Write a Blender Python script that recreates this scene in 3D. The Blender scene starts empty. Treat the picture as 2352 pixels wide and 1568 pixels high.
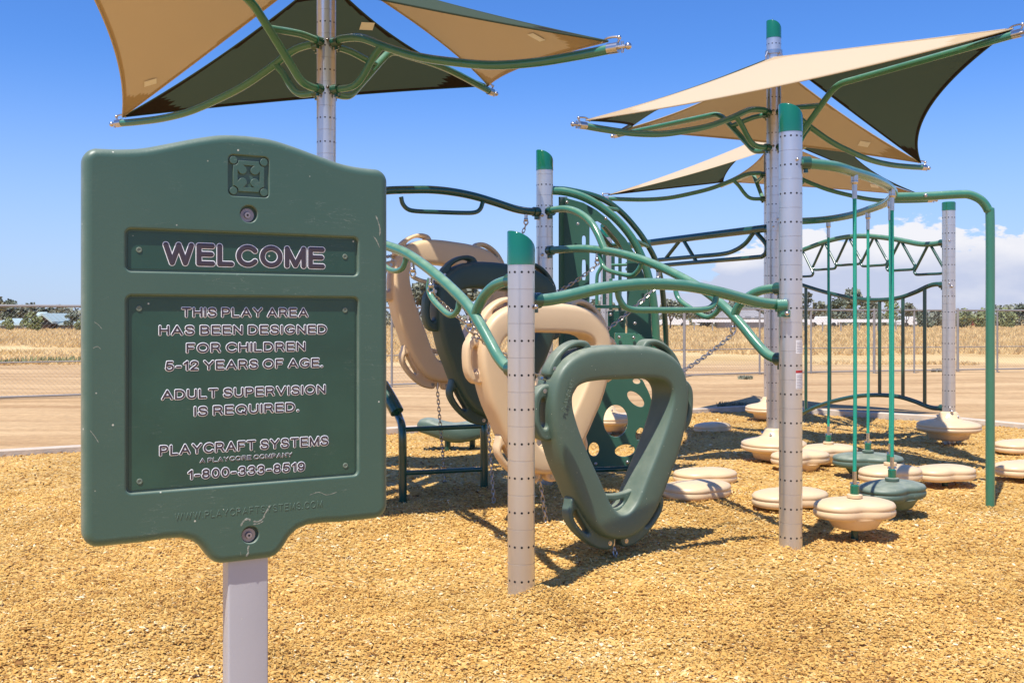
import bpy, math, random
import numpy as np
from mathutils import Vector, Matrix
random.seed(7); RNG = np.random.default_rng(7)
S = bpy.context.scene
C = S.collection
R = math.radians
# ------------------------------------------------------------------ camera
F, CX, V0, H = 2287.0, 1176.0, 727.0, 1.30     # lens in 2352-wide picture units, eye height
cam = bpy.data.cameras.new('camera'); camo = bpy.data.objects.new('camera', cam); C.objects.link(camo)
camo.location = (0, 0, H); camo.rotation_euler = (R(90), 0, 0)
cam.sensor_width = 36; cam.lens = 36 * F / 2352; cam.shift_y = -(784 - V0) / 2352
cam.clip_start = .05; cam.clip_end = 4000
S.camera = camo
S.render.resolution_x, S.render.resolution_y = 1024, 682
# ------------------------------------------------------------------ light
SUN_EL, SUN_AZ = 64.0, 30.0      # shadows run away from the camera and 30 degrees to the right
world = bpy.data.worlds.new('World'); S.world = world; world.use_nodes = True
sund = bpy.data.lights.new('sun', 'SUN'); sund.energy = 4.7; sund.angle = R(.5); sund.color = (1, .95, .87)
suno = bpy.data.objects.new('sun', sund); C.objects.link(suno)
to_sun = Vector((-math.sin(R(SUN_AZ)) * math.cos(R(SUN_EL)), -math.cos(R(SUN_AZ)) * math.cos(R(SUN_EL)), math.sin(R(SUN_EL))))
suno.rotation_euler = to_sun.to_track_quat('Z', 'Y').to_euler(); suno.location = (-4, -7, 14)
S.view_settings.view_transform = 'Standard'; S.view_settings.look = 'None'
S.view_settings.exposure = 0.36; S.view_settings.gamma = 1; S.view_settings.use_curve_mapping = False

def NT(tree, typ, **kw):
    n = tree.nodes.new(typ)
    for k, v in kw.items():
        if k.startswith('i_'):
            key = k[2:]
            n.inputs[int(key) if key.isdigit() else key.replace('_', ' ')].default_value = v
        else: setattr(n, k, v)
    return n
def build_world():
    t = world.node_tree; t.nodes.clear(); L = t.links.new
    out = NT(t, 'ShaderNodeOutputWorld'); bg = NT(t, 'ShaderNodeBackground')
    bg.inputs['Strength'].default_value = .113
    sky = NT(t, 'ShaderNodeTexSky', sky_type='NISHITA', sun_disc=False)
    sky.sun_elevation = R(SUN_EL); sky.sun_rotation = R(180 + SUN_AZ); sky.altitude = 300
    sky.air_density = 1.0; sky.dust_density = .35; sky.ozone_density = 2.2
    tc = NT(t, 'ShaderNodeTexCoord'); sp = NT(t, 'ShaderNodeSeparateXYZ'); L(tc.outputs['Generated'], sp.inputs[0])
    hs = NT(t, 'ShaderNodeHueSaturation'); hs.inputs['Saturation'].default_value = 1.12; hs.inputs['Value'].default_value = 1.0
    tm = NT(t, 'ShaderNodeMix', data_type='RGBA', blend_type='MULTIPLY'); tm.inputs[0].default_value = 1; tm.inputs[7].default_value = (.745, .89, 1.26, 1)
    L(sky.outputs[0], tm.inputs[6]); L(tm.outputs[2], hs.inputs['Color'])
    # pale haze towards the horizon, all the way round
    hz = NT(t, 'ShaderNodeMapRange', interpolation_type='SMOOTHSTEP'); hz.inputs[1].default_value = .26; hz.inputs[2].default_value = 0; hz.inputs[3].default_value = 0; hz.inputs[4].default_value = .7
    L(sp.outputs[2], hz.inputs[0])
    m0 = NT(t, 'ShaderNodeMix', data_type='RGBA'); m0.inputs[7].default_value = (3.3, 4.25, 6.2, 1)
    L(hz.outputs[0], m0.inputs[0]); L(hs.outputs[0], m0.inputs[6])
    # cumulus bank low over the horizon
    mp = NT(t, 'ShaderNodeMapping'); mp.inputs['Scale'].default_value = (15, 15, 32); L(tc.outputs['Generated'], mp.inputs[0])
    n1 = NT(t, 'ShaderNodeTexNoise'); n1.inputs['Scale'].default_value = 1.0; n1.inputs['Detail'].default_value = 7; n1.inputs['Roughness'].default_value = .58; L(mp.outputs[0], n1.inputs[0])
    mp2 = NT(t, 'ShaderNodeMapping'); mp2.inputs['Scale'].default_value = (3.2, 3.2, .1); mp2.inputs['Location'].default_value = (.35, 0, 0); L(tc.outputs['Generated'], mp2.inputs[0])
    n2 = NT(t, 'ShaderNodeTexNoise'); n2.inputs['Scale'].default_value = 1.0; n2.inputs['Detail'].default_value = 1; L(mp2.outputs[0], n2.inputs[0])
    # height of the cloud top depends on where one looks: high to the right (+x), none to the left
    az = NT(t, 'ShaderNodeMapRange', interpolation_type='SMOOTHSTEP'); az.inputs[1].default_value = .05; az.inputs[2].default_value = .30; az.inputs[3].default_value = -.008; az.inputs[4].default_value = .076
    L(sp.outputs[0], az.inputs[0])
    a1 = NT(t, 'ShaderNodeMath', operation='MULTIPLY_ADD'); a1.inputs[1].default_value = .11; a1.inputs[2].default_value = -.050; L(n1.outputs[0], a1.inputs[0])
    a2 = NT(t, 'ShaderNodeMath', operation='ADD'); L(az.outputs[0], a2.inputs[0]); L(a1.outputs[0], a2.inputs[1])
    a3 = NT(t, 'ShaderNodeMath', operation='SUBTRACT'); L(a2.outputs[0], a3.inputs[0]); L(sp.outputs[2], a3.inputs[1])
    mk = NT(t, 'ShaderNodeMapRange', interpolation_type='SMOOTHSTEP'); mk.inputs[1].default_value = 0; mk.inputs[2].default_value = .005; mk.inputs[4].default_value = .92; L(a3.outputs[0], mk.inputs[0])
    # cloud colour: white heads, lavender grey lower down
    cr = NT(t, 'ShaderNodeMapRange', interpolation_type='SMOOTHSTEP'); cr.inputs[1].default_value = .035; cr.inputs[2].default_value = .066; L(sp.outputs[2], cr.inputs[0])
    cc = NT(t, 'ShaderNodeMix', data_type='RGBA'); cc.inputs[6].default_value = (4.0, 4.35, 5.6, 1); cc.inputs[7].default_value = (6.5, 6.4, 6.6, 1)
    cv = NT(t, 'ShaderNodeMath', operation='MULTIPLY_ADD'); cv.inputs[1].default_value = 1.6; cv.inputs[2].default_value = -.8; L(n1.outputs[0], cv.inputs[0])
    ca = NT(t, 'ShaderNodeMath', operation='ADD', use_clamp=True); L(cr.outputs[0], ca.inputs[0]); L(cv.outputs[0], ca.inputs[1]); L(ca.outputs[0], cc.inputs[0])
    m1 = NT(t, 'ShaderNodeMix', data_type='RGBA'); L(mk.outputs[0], m1.inputs[0]); L(m0.outputs[2], m1.inputs[6]); L(cc.outputs[2], m1.inputs[7])
    L(m1.outputs[2], bg.inputs['Color']); L(bg.outputs[0], out.inputs[0])
build_world()

# ------------------------------------------------------------------ materials
def mat(name, col, rough=.5, metal=0, var=0, vscale=6, bump=0, bscale=60, coat=0, dust=0, dustcol=(.5, .42, .3), spec=.5, translucent=0, scratches=0, col2=None, aniso=None):
    m = bpy.data.materials.new(name); m.use_nodes = True; t = m.node_tree; L = t.links.new
    b = t.nodes['Principled BSDF']; b.inputs['Roughness'].default_value = rough; b.inputs['Metallic'].default_value = metal
    b.inputs['Specular IOR Level'].default_value = spec; b.inputs['Coat Weight'].default_value = coat; b.inputs['Coat Roughness'].default_value = .12
    tc = NT(t, 'ShaderNodeTexCoord')
    cur = NT(t, 'ShaderNodeRGB'); cur.outputs[0].default_value = (*col, 1); cs = cur.outputs[0]
    if var or col2:
        n = NT(t, 'ShaderNodeTexNoise'); n.inputs['Scale'].default_value = vscale; n.inputs['Detail'].default_value = 5; L(tc.outputs['Object'], n.inputs[0])
        mr = NT(t, 'ShaderNodeMapRange'); mr.inputs[1].default_value = .3; mr.inputs[2].default_value = .7; L(n.outputs[0], mr.inputs[0])
        mx = NT(t, 'ShaderNodeMix', data_type='RGBA'); c2 = col2 or tuple(c * (1 - var) for c in col)
        mx.inputs[7].default_value = (*c2, 1); L(cs, mx.inputs[6]); L(mr.outputs[0], mx.inputs[0]); cs = mx.outputs[2]
        rr = NT(t, 'ShaderNodeMapRange'); rr.inputs[3].default_value = max(0, rough - .06); rr.inputs[4].default_value = rough + .08; L(n.outputs[0], rr.inputs[0]); L(rr.outputs[0], b.inputs['Roughness'])
    if dust:
        # dust lies on faces that look up, broken up by noise
        g = NT(t, 'ShaderNodeNewGeometry'); sp = NT(t, 'ShaderNodeSeparateXYZ'); L(g.outputs['Normal'], sp.inputs[0])
        n = NT(t, 'ShaderNodeTexNoise'); n.inputs['Scale'].default_value = 14; n.inputs['Detail'].default_value = 6; L(tc.outputs['Object'], n.inputs[0])
        up = NT(t, 'ShaderNodeMapRange', interpolation_type='SMOOTHSTEP'); up.inputs[1].default_value = .1; up.inputs[2].default_value = 1.0; L(sp.outputs[2], up.inputs[0])
        nn = NT(t, 'ShaderNodeMapRange'); nn.inputs[1].default_value = .35; nn.inputs[2].default_value = .65; nn.inputs[3].default_value = .45; nn.inputs[4].default_value = 1; L(n.outputs[0], nn.inputs[0])
        ml = NT(t, 'ShaderNodeMath', operation='MULTIPLY'); L(up.outputs[0], ml.inputs[0]); L(nn.outputs[0], ml.inputs[1])
        m2 = NT(t, 'ShaderNodeMath', operation='MULTIPLY_ADD'); m2.inputs[1].default_value = dust; m2.inputs[2].default_value = dust * .12; L(ml.outputs[0], m2.inputs[0])
        mx = NT(t, 'ShaderNodeMix', data_type='RGBA'); mx.inputs[7].default_value = (*dustcol, 1); L(cs, mx.inputs[6]); L(m2.outputs[0], mx.inputs[0]); cs = mx.outputs[2]
    if scratches:
        for sc, rot, th, w in ((9, .6, .006, 1), (16, -.9, .004, .8), (6, 2.2, .004, .6)):
            mp = NT(t, 'ShaderNodeMapping'); mp.inputs['Rotation'].default_value = (0, rot, rot * .4); mp.inputs['Scale'].default_value = (1, 1, 7); L(tc.outputs['Object'], mp.inputs[0])
            n = NT(t, 'ShaderNodeTexNoise'); n.inputs['Scale'].default_value = sc * 1.4; n.inputs['Detail'].default_value = 3; L(mp.outputs[0], n.inputs[0])
            a = NT(t, 'ShaderNodeMath', operation='SUBTRACT'); a.inputs[1].default_value = .5; L(n.outputs[0], a.inputs[0])
            ab = NT(t, 'ShaderNodeMath', operation='ABSOLUTE'); L(a.outputs[0], ab.inputs[0])
            lt = NT(t, 'ShaderNodeMapRange'); lt.inputs[1].default_value = th; lt.inputs[2].default_value = 0; L(ab.outputs[0], lt.inputs[0])
            n2 = NT(t, 'ShaderNodeTexNoise'); n2.inputs['Scale'].default_value = sc; L(tc.outputs['Object'], n2.inputs[0])
            g2 = NT(t, 'ShaderNodeMapRange'); g2.inputs[1].default_value = .60; g2.inputs[2].default_value = .70; g2.inputs[4].default_value = scratches * w; L(n2.outputs[0], g2.inputs[0])
            ml = NT(t, 'ShaderNodeMath', operation='MULTIPLY', use_clamp=True); L(lt.outputs[0], ml.inputs[0]); L(g2.outputs[0], ml.inputs[1])
            mx = NT(t, 'ShaderNodeMix', data_type='RGBA'); mx.inputs[7].default_value = (.42, .45, .38, 1); L(cs, mx.inputs[6]); L(ml.outputs[0], mx.inputs[0]); cs = mx.outputs[2]
        vo = NT(t, 'ShaderNodeTexVoronoi'); vo.inputs['Scale'].default_value = 38; L(tc.outputs['Object'], vo.inputs[0])
        lt = NT(t, 'ShaderNodeMapRange'); lt.inputs[1].default_value = .09; lt.inputs[2].default_value = .05; L(vo.outputs['Distance'], lt.inputs[0])
        sp2 = NT(t, 'ShaderNodeSeparateColor'); L(vo.outputs['Color'], sp2.inputs[0])
        g2 = NT(t, 'ShaderNodeMath', operation='GREATER_THAN'); g2.inputs[1].default_value = .80; L(sp2.outputs[0], g2.inputs[0])
        ml = NT(t, 'ShaderNodeMath', operation='MULTIPLY', use_clamp=True); L(lt.outputs[0], ml.inputs[0]); L(g2.outputs[0], ml.inputs[1])
        mx = NT(t, 'ShaderNodeMix', data_type='RGBA'); mx.inputs[7].default_value = (.55, .55, .45, 1); L(cs, mx.inputs[6]); L(ml.outputs[0], mx.inputs[0]); cs = mx.outputs[2]
    L(cs, b.inputs['Base Color'])
    if bump:
        n = NT(t, 'ShaderNodeTexNoise'); n.inputs['Scale'].default_value = bscale; n.inputs['Detail'].default_value = 6; L(tc.outputs['Object'], n.inputs[0])
        bp = NT(t, 'ShaderNodeBump'); bp.inputs['Strength'].default_value = bump; bp.inputs['Distance'].default_value = .01; L(n.outputs[0], bp.inputs['Height']); L(bp.outputs[0], b.inputs['Normal'])
    if translucent:
        tr = NT(t, 'ShaderNodeBsdfTranslucent'); gm = NT(t, 'ShaderNodeGamma'); gm.inputs[1].default_value = 1.7 if 'tan' in name else 1.0; L(cs, gm.inputs[0]); L(gm.outputs[0], tr.inputs[0])
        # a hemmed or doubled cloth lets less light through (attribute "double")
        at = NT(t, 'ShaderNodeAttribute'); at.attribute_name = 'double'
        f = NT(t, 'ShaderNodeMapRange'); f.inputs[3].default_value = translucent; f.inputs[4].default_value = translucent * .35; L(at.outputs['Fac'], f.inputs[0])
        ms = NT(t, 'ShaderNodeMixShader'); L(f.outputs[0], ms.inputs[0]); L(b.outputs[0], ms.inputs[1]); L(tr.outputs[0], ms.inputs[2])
        L(ms.outputs[0], t.nodes['Material Output'].inputs[0])
    return m
M = {}
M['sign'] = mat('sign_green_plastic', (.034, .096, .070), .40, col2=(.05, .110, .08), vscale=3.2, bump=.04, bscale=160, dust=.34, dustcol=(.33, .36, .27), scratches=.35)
def edge_lighten(m):  # mixes a paler tone where the surface turns from the front, broken by noise
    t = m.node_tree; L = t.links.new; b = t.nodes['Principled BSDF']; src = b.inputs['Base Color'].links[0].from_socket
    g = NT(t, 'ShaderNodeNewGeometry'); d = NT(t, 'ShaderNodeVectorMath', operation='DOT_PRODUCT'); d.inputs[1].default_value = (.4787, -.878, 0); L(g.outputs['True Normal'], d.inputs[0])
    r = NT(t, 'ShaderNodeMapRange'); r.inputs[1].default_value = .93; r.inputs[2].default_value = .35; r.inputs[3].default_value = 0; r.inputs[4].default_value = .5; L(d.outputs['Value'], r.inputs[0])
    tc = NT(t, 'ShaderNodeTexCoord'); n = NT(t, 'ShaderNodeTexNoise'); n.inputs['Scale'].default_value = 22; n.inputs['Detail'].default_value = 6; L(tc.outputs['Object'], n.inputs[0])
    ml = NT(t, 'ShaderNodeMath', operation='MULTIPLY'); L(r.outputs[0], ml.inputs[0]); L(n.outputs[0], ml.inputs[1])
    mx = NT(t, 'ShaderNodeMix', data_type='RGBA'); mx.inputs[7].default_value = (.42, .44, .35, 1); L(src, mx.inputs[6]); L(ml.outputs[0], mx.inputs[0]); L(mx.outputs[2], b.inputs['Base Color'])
edge_lighten(M['sign'])
M['scuff'] = mat('pale_scuff', (.36, .38, .31), .7, var=.5, vscale=120)
M['insert'] = mat('insert_green_plate', (.028, .088, .060), .33, var=.3, vscale=7, bump=.03, bscale=90, scratches=.3)
M['ringgreen'] = mat('ring_green_plastic', (.060, .115, .082), .48, var=.12, vscale=5, bump=.06, bscale=120, dust=.7, dustcol=(.36, .38, .29), scratches=.4)  # top dust set strong, carrying some sunlit paleness of the top bar too
M['ringdark'] = mat('ring_dark_green_plastic', (.030, .072, .055), .45, var=.15, vscale=5, bump=.06, bscale=120, dust=.22, dustcol=(.3, .3, .24))
M['beige'] = mat('beige_plastic', (.76, .545, .31), .42, var=.06, vscale=4, bump=.05, bscale=120, dust=.15, dustcol=(.75, .68, .52))
M['green'] = mat('green_powder_coat', (.018, .17, .10), .22, var=.15, vscale=3, coat=.5, dust=.58, dustcol=(.36, .50, .36), bump=.04, bscale=90)
M['greend'] = mat('dark_green_powder_coat', (.008, .075, .052), .2, var=.15, vscale=3, coat=.6, dust=.14, dustcol=(.3, .36, .27))
M['cap'] = mat('green_cap_plastic', (.008, .15, .085), .16, coat=.8, var=.1, vscale=4)
M['panel'] = mat('green_panel_plastic', (.03, .115, .075), .38, var=.14, vscale=3, dust=.2, dustcol=(.3, .33, .26), bump=.05)
M['steel'] = mat('stainless_steel', (.62, .58, .55), .28, metal=1, var=.15, vscale=30)
M['chain'] = mat('galvanised_chain', (.52, .5, .48), .38, metal=1, var=.25, vscale=60)
M['white'] = mat('white_outline_print', (.82, .83, .84), .5)
M['ink'] = mat('dark_letter_print', (.050, .038, .050), .4)
M['screwm'] = mat('dusty_screw', (.16, .20, .15), .5)
M['oldsteel'] = mat('weathered_steel', (.34, .31, .33), .5, metal=.6, var=.2, vscale=60)
M['black'] = mat('hole_shade_black', (.012, .011, .012), .8)  # flat black standing in for the shade inside holes and sockets
M['post'] = mat('grey_painted_post', (.43, .425, .45), .38, var=.05, vscale=5, bump=.04, bscale=150, coat=.15, scratches=.15)
M['fabtan'] = mat('tan_shade_cloth', (.58, .465, .315), .85, translucent=.12, bump=.3, bscale=300, spec=.1)
M['fabgreen'] = mat('green_shade_cloth', (.064, .090, .062), .85, translucent=.2, bump=.3, bscale=300, spec=.1)
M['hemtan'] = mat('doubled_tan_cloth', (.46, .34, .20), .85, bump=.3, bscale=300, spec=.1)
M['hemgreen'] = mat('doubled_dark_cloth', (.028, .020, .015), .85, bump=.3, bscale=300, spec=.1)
M['tag'] = mat('cloth_label', (.86, .82, .74), .7)
M['rope'] = mat('green_rope', (.01, .36, .24), .4, bump=.5, bscale=400)
M['fence'] = mat('galvanised_fence', (.36, .34, .32), .6, metal=.4, var=.2, vscale=4)
M['white_paint'] = mat('white_paint', (.78, .77, .75), .5)
M['roof'] = mat('teal_metal_roof', (.42, .52, .50), .5, var=.1, vscale=.6)
M['brown'] = mat('brown_timber_wall', (.13, .085, .06), .8, var=.3, vscale=1)
M['greywall'] = mat('grey_wall', (.33, .31, .30), .8, var=.2, vscale=.8)
M['glass'] = mat('dark_window', (.03, .035, .045), .1)
M['red'] = mat('red_paint', (.45, .03, .03), .5)
M['bark'] = mat('bark', (.16, .12, .09), .9, var=.3, vscale=3)
M['leaf1'] = mat('leaf_grey_green_hazed', (.27, .28, .20), .8, var=.35, vscale=.7)  # all leaf tones are lightened so the colour carries distance haze
M['leaf2'] = mat('leaf_olive_hazed', (.30, .33, .14), .8, var=.35, vscale=.7)
M['leaf3'] = mat('leaf_dark_hazed', (.18, .21, .145), .8, var=.35, vscale=.7)
M['rubber'] = mat('black_rubber', (.02, .02, .02), .7)
M['curb'] = mat('pale_concrete', (.62, .52, .41), .85, var=.2, vscale=8, bump=.3, bscale=70)

def alu():
    m = mat('brushed_aluminium', (.64, .61, .62), .33, metal=.82)
    t = m.node_tree; L = t.links.new; b = t.nodes['Principled BSDF']
    tc = NT(t, 'ShaderNodeTexCoord'); mp = NT(t, 'ShaderNodeMapping'); mp.inputs['Scale'].default_value = (1, 1, .04); L(tc.outputs['Object'], mp.inputs[0])
    n = NT(t, 'ShaderNodeTexNoise'); n.inputs['Scale'].default_value = 160; n.inputs['Detail'].default_value = 4; L(mp.outputs[0], n.inputs[0])
    r = NT(t, 'ShaderNodeMapRange'); r.inputs[3].default_value = .27; r.inputs[4].default_value = .36; L(n.outputs[0], r.inputs[0]); L(r.outputs[0], b.inputs['Roughness'])
    bp = NT(t, 'ShaderNodeBump'); bp.inputs['Strength'].default_value = .025; bp.inputs['Distance'].default_value = .002; L(n.outputs[0], bp.inputs['Height']); L(bp.outputs[0], b.inputs['Normal'])
    n2 = NT(t, 'ShaderNodeTexNoise'); n2.inputs['Scale'].default_value = 5; n2.inputs['Detail'].default_value = 6; L(tc.outputs['Object'], n2.inputs[0])
    mx = NT(t, 'ShaderNodeMix', data_type='RGBA'); mx.inputs[6].default_value = (.60, .585, .57, 1); mx.inputs[7].default_value = (.69, .675, .665, 1); L(n2.outputs[0], mx.inputs[0]); L(mx.outputs[2], b.inputs['Base Color'])
    return m
M['alu'] = alu()

# ------------------------------------------------------------------ mesh helpers
def join(*gs):
    V, Fc = [], []
    for v, f in gs:
        o = len(V); V.extend(v); Fc.extend([tuple(i + o for i in q) for q in f])
    return V, Fc
def xf(g, mtx): return [tuple(mtx @ Vector(v)) for v in g[0]], g[1]
def tag(o, label=None, cat=None, group=None, kind=None):
    if label: o['label'] = label
    if cat: o['category'] = cat
    if group: o['group'] = group
    if kind: o['kind'] = kind
    return o
def mk(name, g, m, parent=None, smooth=True, ang=35):
    me = bpy.data.meshes.new(name); me.from_pydata([tuple(v) for v in g[0]], [], g[1]); me.update()
    if smooth:
        me.polygons.foreach_set('use_smooth', [True] * len(me.polygons))
        try: me.set_sharp_from_angle(angle=R(ang))
        except Exception: pass
    me.materials.append(M[m] if isinstance(m, str) else m)
    o = bpy.data.objects.new(name, me); C.objects.link(o)
    if parent is not None:
        o.parent = parent
        if parent.type == 'EMPTY': o.matrix_parent_inverse = parent.matrix_basis.inverted()
    return o
def thing(name, label, cat, loc, group=None):
    o = bpy.data.objects.new(name, None); C.objects.link(o); o.location = loc; o.empty_display_size = .1
    return tag(o, label, cat, group)
def catmull(P, n=8):
    P = [Vector(p) for p in P]
    if len(P) < 3: return P
    Q = [P[0] * 2 - P[1]] + P + [P[-1] * 2 - P[-2]]; out = []
    for i in range(1, len(Q) - 2):
        a, b, c, d = Q[i - 1:i + 3]
        for k in range(n):
            t = k / n
            out.append(.5 * ((2 * b) + (c - a) * t + (2 * a - 5 * b + 4 * c - d) * t * t + (3 * b - a - 3 * c + d) * t ** 3))
    out.append(P[-1]); return out
def tube(P, r, seg=12, smooth=True, n=8, closed=False):
    P = catmull(P, n) if smooth else [Vector(p) for p in P]
    N = len(P); V = []; Fc = []; u = None
    for i in range(N):
        if closed: t = (P[(i + 1) % N] - P[i - 1]).normalized()
        else: t = (P[min(i + 1, N - 1)] - P[max(i - 1, 0)]).normalized()
        if u is None:
            a = Vector((0, 0, 1)) if abs(t.z) < .9 else Vector((1, 0, 0)); u = t.cross(a).normalized()
        else: u = (u - t * u.dot(t)).normalized()
        w = t.cross(u); rr = r[i] if isinstance(r, (list, tuple)) else r
        for k in range(seg):
            an = 2 * math.pi * k / seg; V.append(tuple(P[i] + (u * math.cos(an) + w * math.sin(an)) * rr))
    M_ = N if closed else N - 1
    for i in range(M_):
        j = (i + 1) % N
        for k in range(seg):
            k2 = (k + 1) % seg; Fc.append((i * seg + k, i * seg + k2, j * seg + k2, j * seg + k))
    if not closed: Fc.append(tuple(range(seg))[::-1]); Fc.append(tuple((N - 1) * seg + k for k in range(seg)))
    return V, Fc
def cyl(a, b, r, seg=12): return tube([a, b], r, seg, False)
def lathe(prof, seg=24, c=(0, 0, 0), rf=None):
    V, Fc = [], []
    for r, z in prof:
        for k in range(seg):
            an = 2 * math.pi * k / seg; q = rf(an) if rf else 1
            V.append((c[0] + r * q * math.cos(an), c[1] + r * q * math.sin(an), c[2] + z))
    for i in range(len(prof) - 1):
        for k in range(seg):
            k2 = (k + 1) % seg; Fc.append((i * seg + k, i * seg + k2, (i + 1) * seg + k2, (i + 1) * seg + k))
    Fc.append(tuple(range(seg))[::-1]); Fc.append(tuple((len(prof) - 1) * seg + k for k in range(seg)))
    return V, Fc
def box(x0, x1, y0, y1, z0, z1):
    V = [(x, y, z) for z in (z0, z1) for y in (y0, y1) for x in (x0, x1)]
    return V, [(0, 2, 3, 1), (4, 5, 7, 6), (0, 1, 5, 4), (2, 6, 7, 3), (0, 4, 6, 2), (1, 3, 7, 5)]
def sphere(c, r, seg=10, rings=6, sc=(1, 1, 1)):
    pr = [(max(1e-4, r * math.sin(math.pi * i / rings)), -r * math.cos(math.pi * i / rings)) for i in range(rings + 1)]
    V, Fc = lathe(pr, seg)
    return [(c[0] + v[0] * sc[0], c[1] + v[1] * sc[1], c[2] + v[2] * sc[2]) for v in V], Fc
def curve_fill(contours, extrude=0, bevel=0, res=2):
    """contours in (x,z); returns geometry whose thickness runs along y, centred on y=0"""
    cu = bpy.data.curves.new('tmp', 'CURVE'); cu.dimensions = '2D'; cu.fill_mode = 'BOTH'
    for ct in contours:
        s = cu.splines.new('POLY'); s.points.add(len(ct) - 1)
        for i, p in enumerate(ct): s.points[i].co = (p[0], p[1], 0, 1)
        s.use_cyclic_u = True
    cu.extrude = extrude; cu.bevel_depth = bevel; cu.bevel_resolution = res; cu.offset = -bevel
    return _conv(cu)
def _conv(cu):
    o = bpy.data.objects.new('tmp', cu); C.objects.link(o); dg = bpy.context.evaluated_depsgraph_get()
    me = bpy.data.meshes.new_from_object(o.evaluated_get(dg)); V = [(v.co.x, -v.co.z, v.co.y) for v in me.vertices]
    Fc = [tuple(p.vertices) for p in me.polygons]
    bpy.data.objects.remove(o); bpy.data.meshes.remove(me); bpy.data.curves.remove(cu)
    return V, Fc
def arc(cx, cy, rx, ry, a0, a1, n=12): return [(cx + rx * math.cos(R(a0 + (a1 - a0) * k / n)), cy + ry * math.sin(R(a0 + (a1 - a0) * k / n))) for k in range(n + 1)]
def catm2(P, n=5): return [(p.x, p.y) for p in catmull([(a, b, 0) for a, b in P], n)]
GLYPH = {'A': (.82, [[(0, 0), (.41, 1), (.82, 0)], [(.14, .32), (.68, .32)]]), 'B': (.66, [[(0, 0), (0, 1), (.36, 1)], arc(.36, .76, .26, .24, 90, -90), [(.38, .52), (0, .52)], arc(.38, .26, .28, .26, 90, -90), [(.38, 0), (0, 0)]]),
 'C': (.80, [arc(.44, .5, .44, .5, 38, 322, 20)]), 'D': (.74, [[(.3, 0), (0, 0), (0, 1), (.3, 1)], arc(.3, .5, .44, .5, 90, -90)]), 'E': (.62, [[(.62, 1), (0, 1), (0, 0), (.63, 0)], [(0, .53), (.57, .53)]]),
 'F': (.58, [[(.58, 1), (0, 1), (0, 0)], [(0, .51), (.50, .51)]]), 'G': (.84, [arc(.44, .5, .44, .5, 40, 332, 20), [(.83, .27), (.83, .45), (.48, .45)]]), 'H': (.70, [[(0, 0), (0, 1)], [(.7, 0), (.7, 1)], [(0, .53), (.7, .53)]]),
 'I': (.0, [[(0, 0), (0, 1)]]), 'L': (.56, [[(0, 1), (0, 0), (.56, 0)]]), 'M': (.84, [[(0, 0), (0, 1), (.42, .03), (.84, 1), (.84, 0)]]), 'N': (.70, [[(0, 0), (0, 1), (.7, 0), (.7, 1)]]),
 'O': (.88, [arc(.44, .5, .44, .5, 90, 450, 26)]), 'P': (.64, [[(0, 0), (0, 1), (.36, 1)], arc(.36, .72, .28, .28, 90, -90), [(.36, .44), (0, .44)]]), 'Q': (.88, [arc(.44, .5, .44, .5, 90, 450, 26), [(.54, .24), (.84, -.06)]]),
 'R': (.70, [[(0, 0), (0, 1), (.38, 1)], arc(.38, .735, .27, .265, 90, -90), [(.38, .47), (0, .47)], [(.42, .46), (.56, .30), (.70, 0)]]), 'S': (.66, [catm2([(.63, .76), (.56, .93), (.34, 1), (.1, .93), (.04, .75), (.12, .58), (.34, .51), (.58, .42), (.66, .24), (.56, .06), (.33, 0), (.08, .07), (0, .26)])]),
 'T': (.70, [[(0, 1), (.7, 1)], [(.35, 1), (.35, 0)]]), 'U': (.70, [[(0, 1), (0, .35)], arc(.35, .35, .35, .35, 180, 360), [(.7, .35), (.7, 1)]]), 'V': (.78, [[(0, 1), (.39, 0), (.78, 1)]]), 'W': (1.16, [[(0, 1), (.28, 0), (.58, 1), (.88, 0), (1.16, 1)]]), 'Y': (.76, [[(0, 1), (.38, .45), (.76, 1)], [(.38, .45), (.38, 0)]]),
 '0': (.58, [arc(.29, .5, .29, .5, 90, 450, 24)]), '1': (.26, [[(0, .74), (.26, 1), (.26, 0)]]), '2': (.58, [catm2([(.02, .70), (.07, .90), (.29, 1), (.52, .90), (.56, .68), (.40, .42), (.16, .2), (0, 0)]), [(0, 0), (.58, 0)]]),
 '3': (.58, [catm2([(.02, .78), (.10, .94), (.28, 1), (.47, .94), (.53, .76), (.45, .58), (.24, .53)]), catm2([(.24, .53), (.48, .47), (.58, .27), (.48, .06), (.27, 0), (.07, .07), (0, .25)])]), '5': (.58, [[(.52, 1), (.10, 1), (.03, .50)], catm2([(.03, .50), (.16, .60), (.33, .62), (.52, .52), (.58, .31), (.50, .09), (.27, 0), (.07, .07), (0, .24)])]),
 '8': (.58, [arc(.29, .76, .24, .24, 90, 450, 20), arc(.29, .27, .29, .27, 90, 450, 20)]), '9': (.58, [arc(.29, .68, .28, .32, 90, 450, 22), catm2([(.57, .68), (.57, .40), (.50, .12), (.28, 0), (.09, .05), (.02, .2)])]), '-': (.34, [[(0, .38), (.34, .38)]]), '.': (.02, [[(0, 0), (.02, 0)]])}
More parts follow.
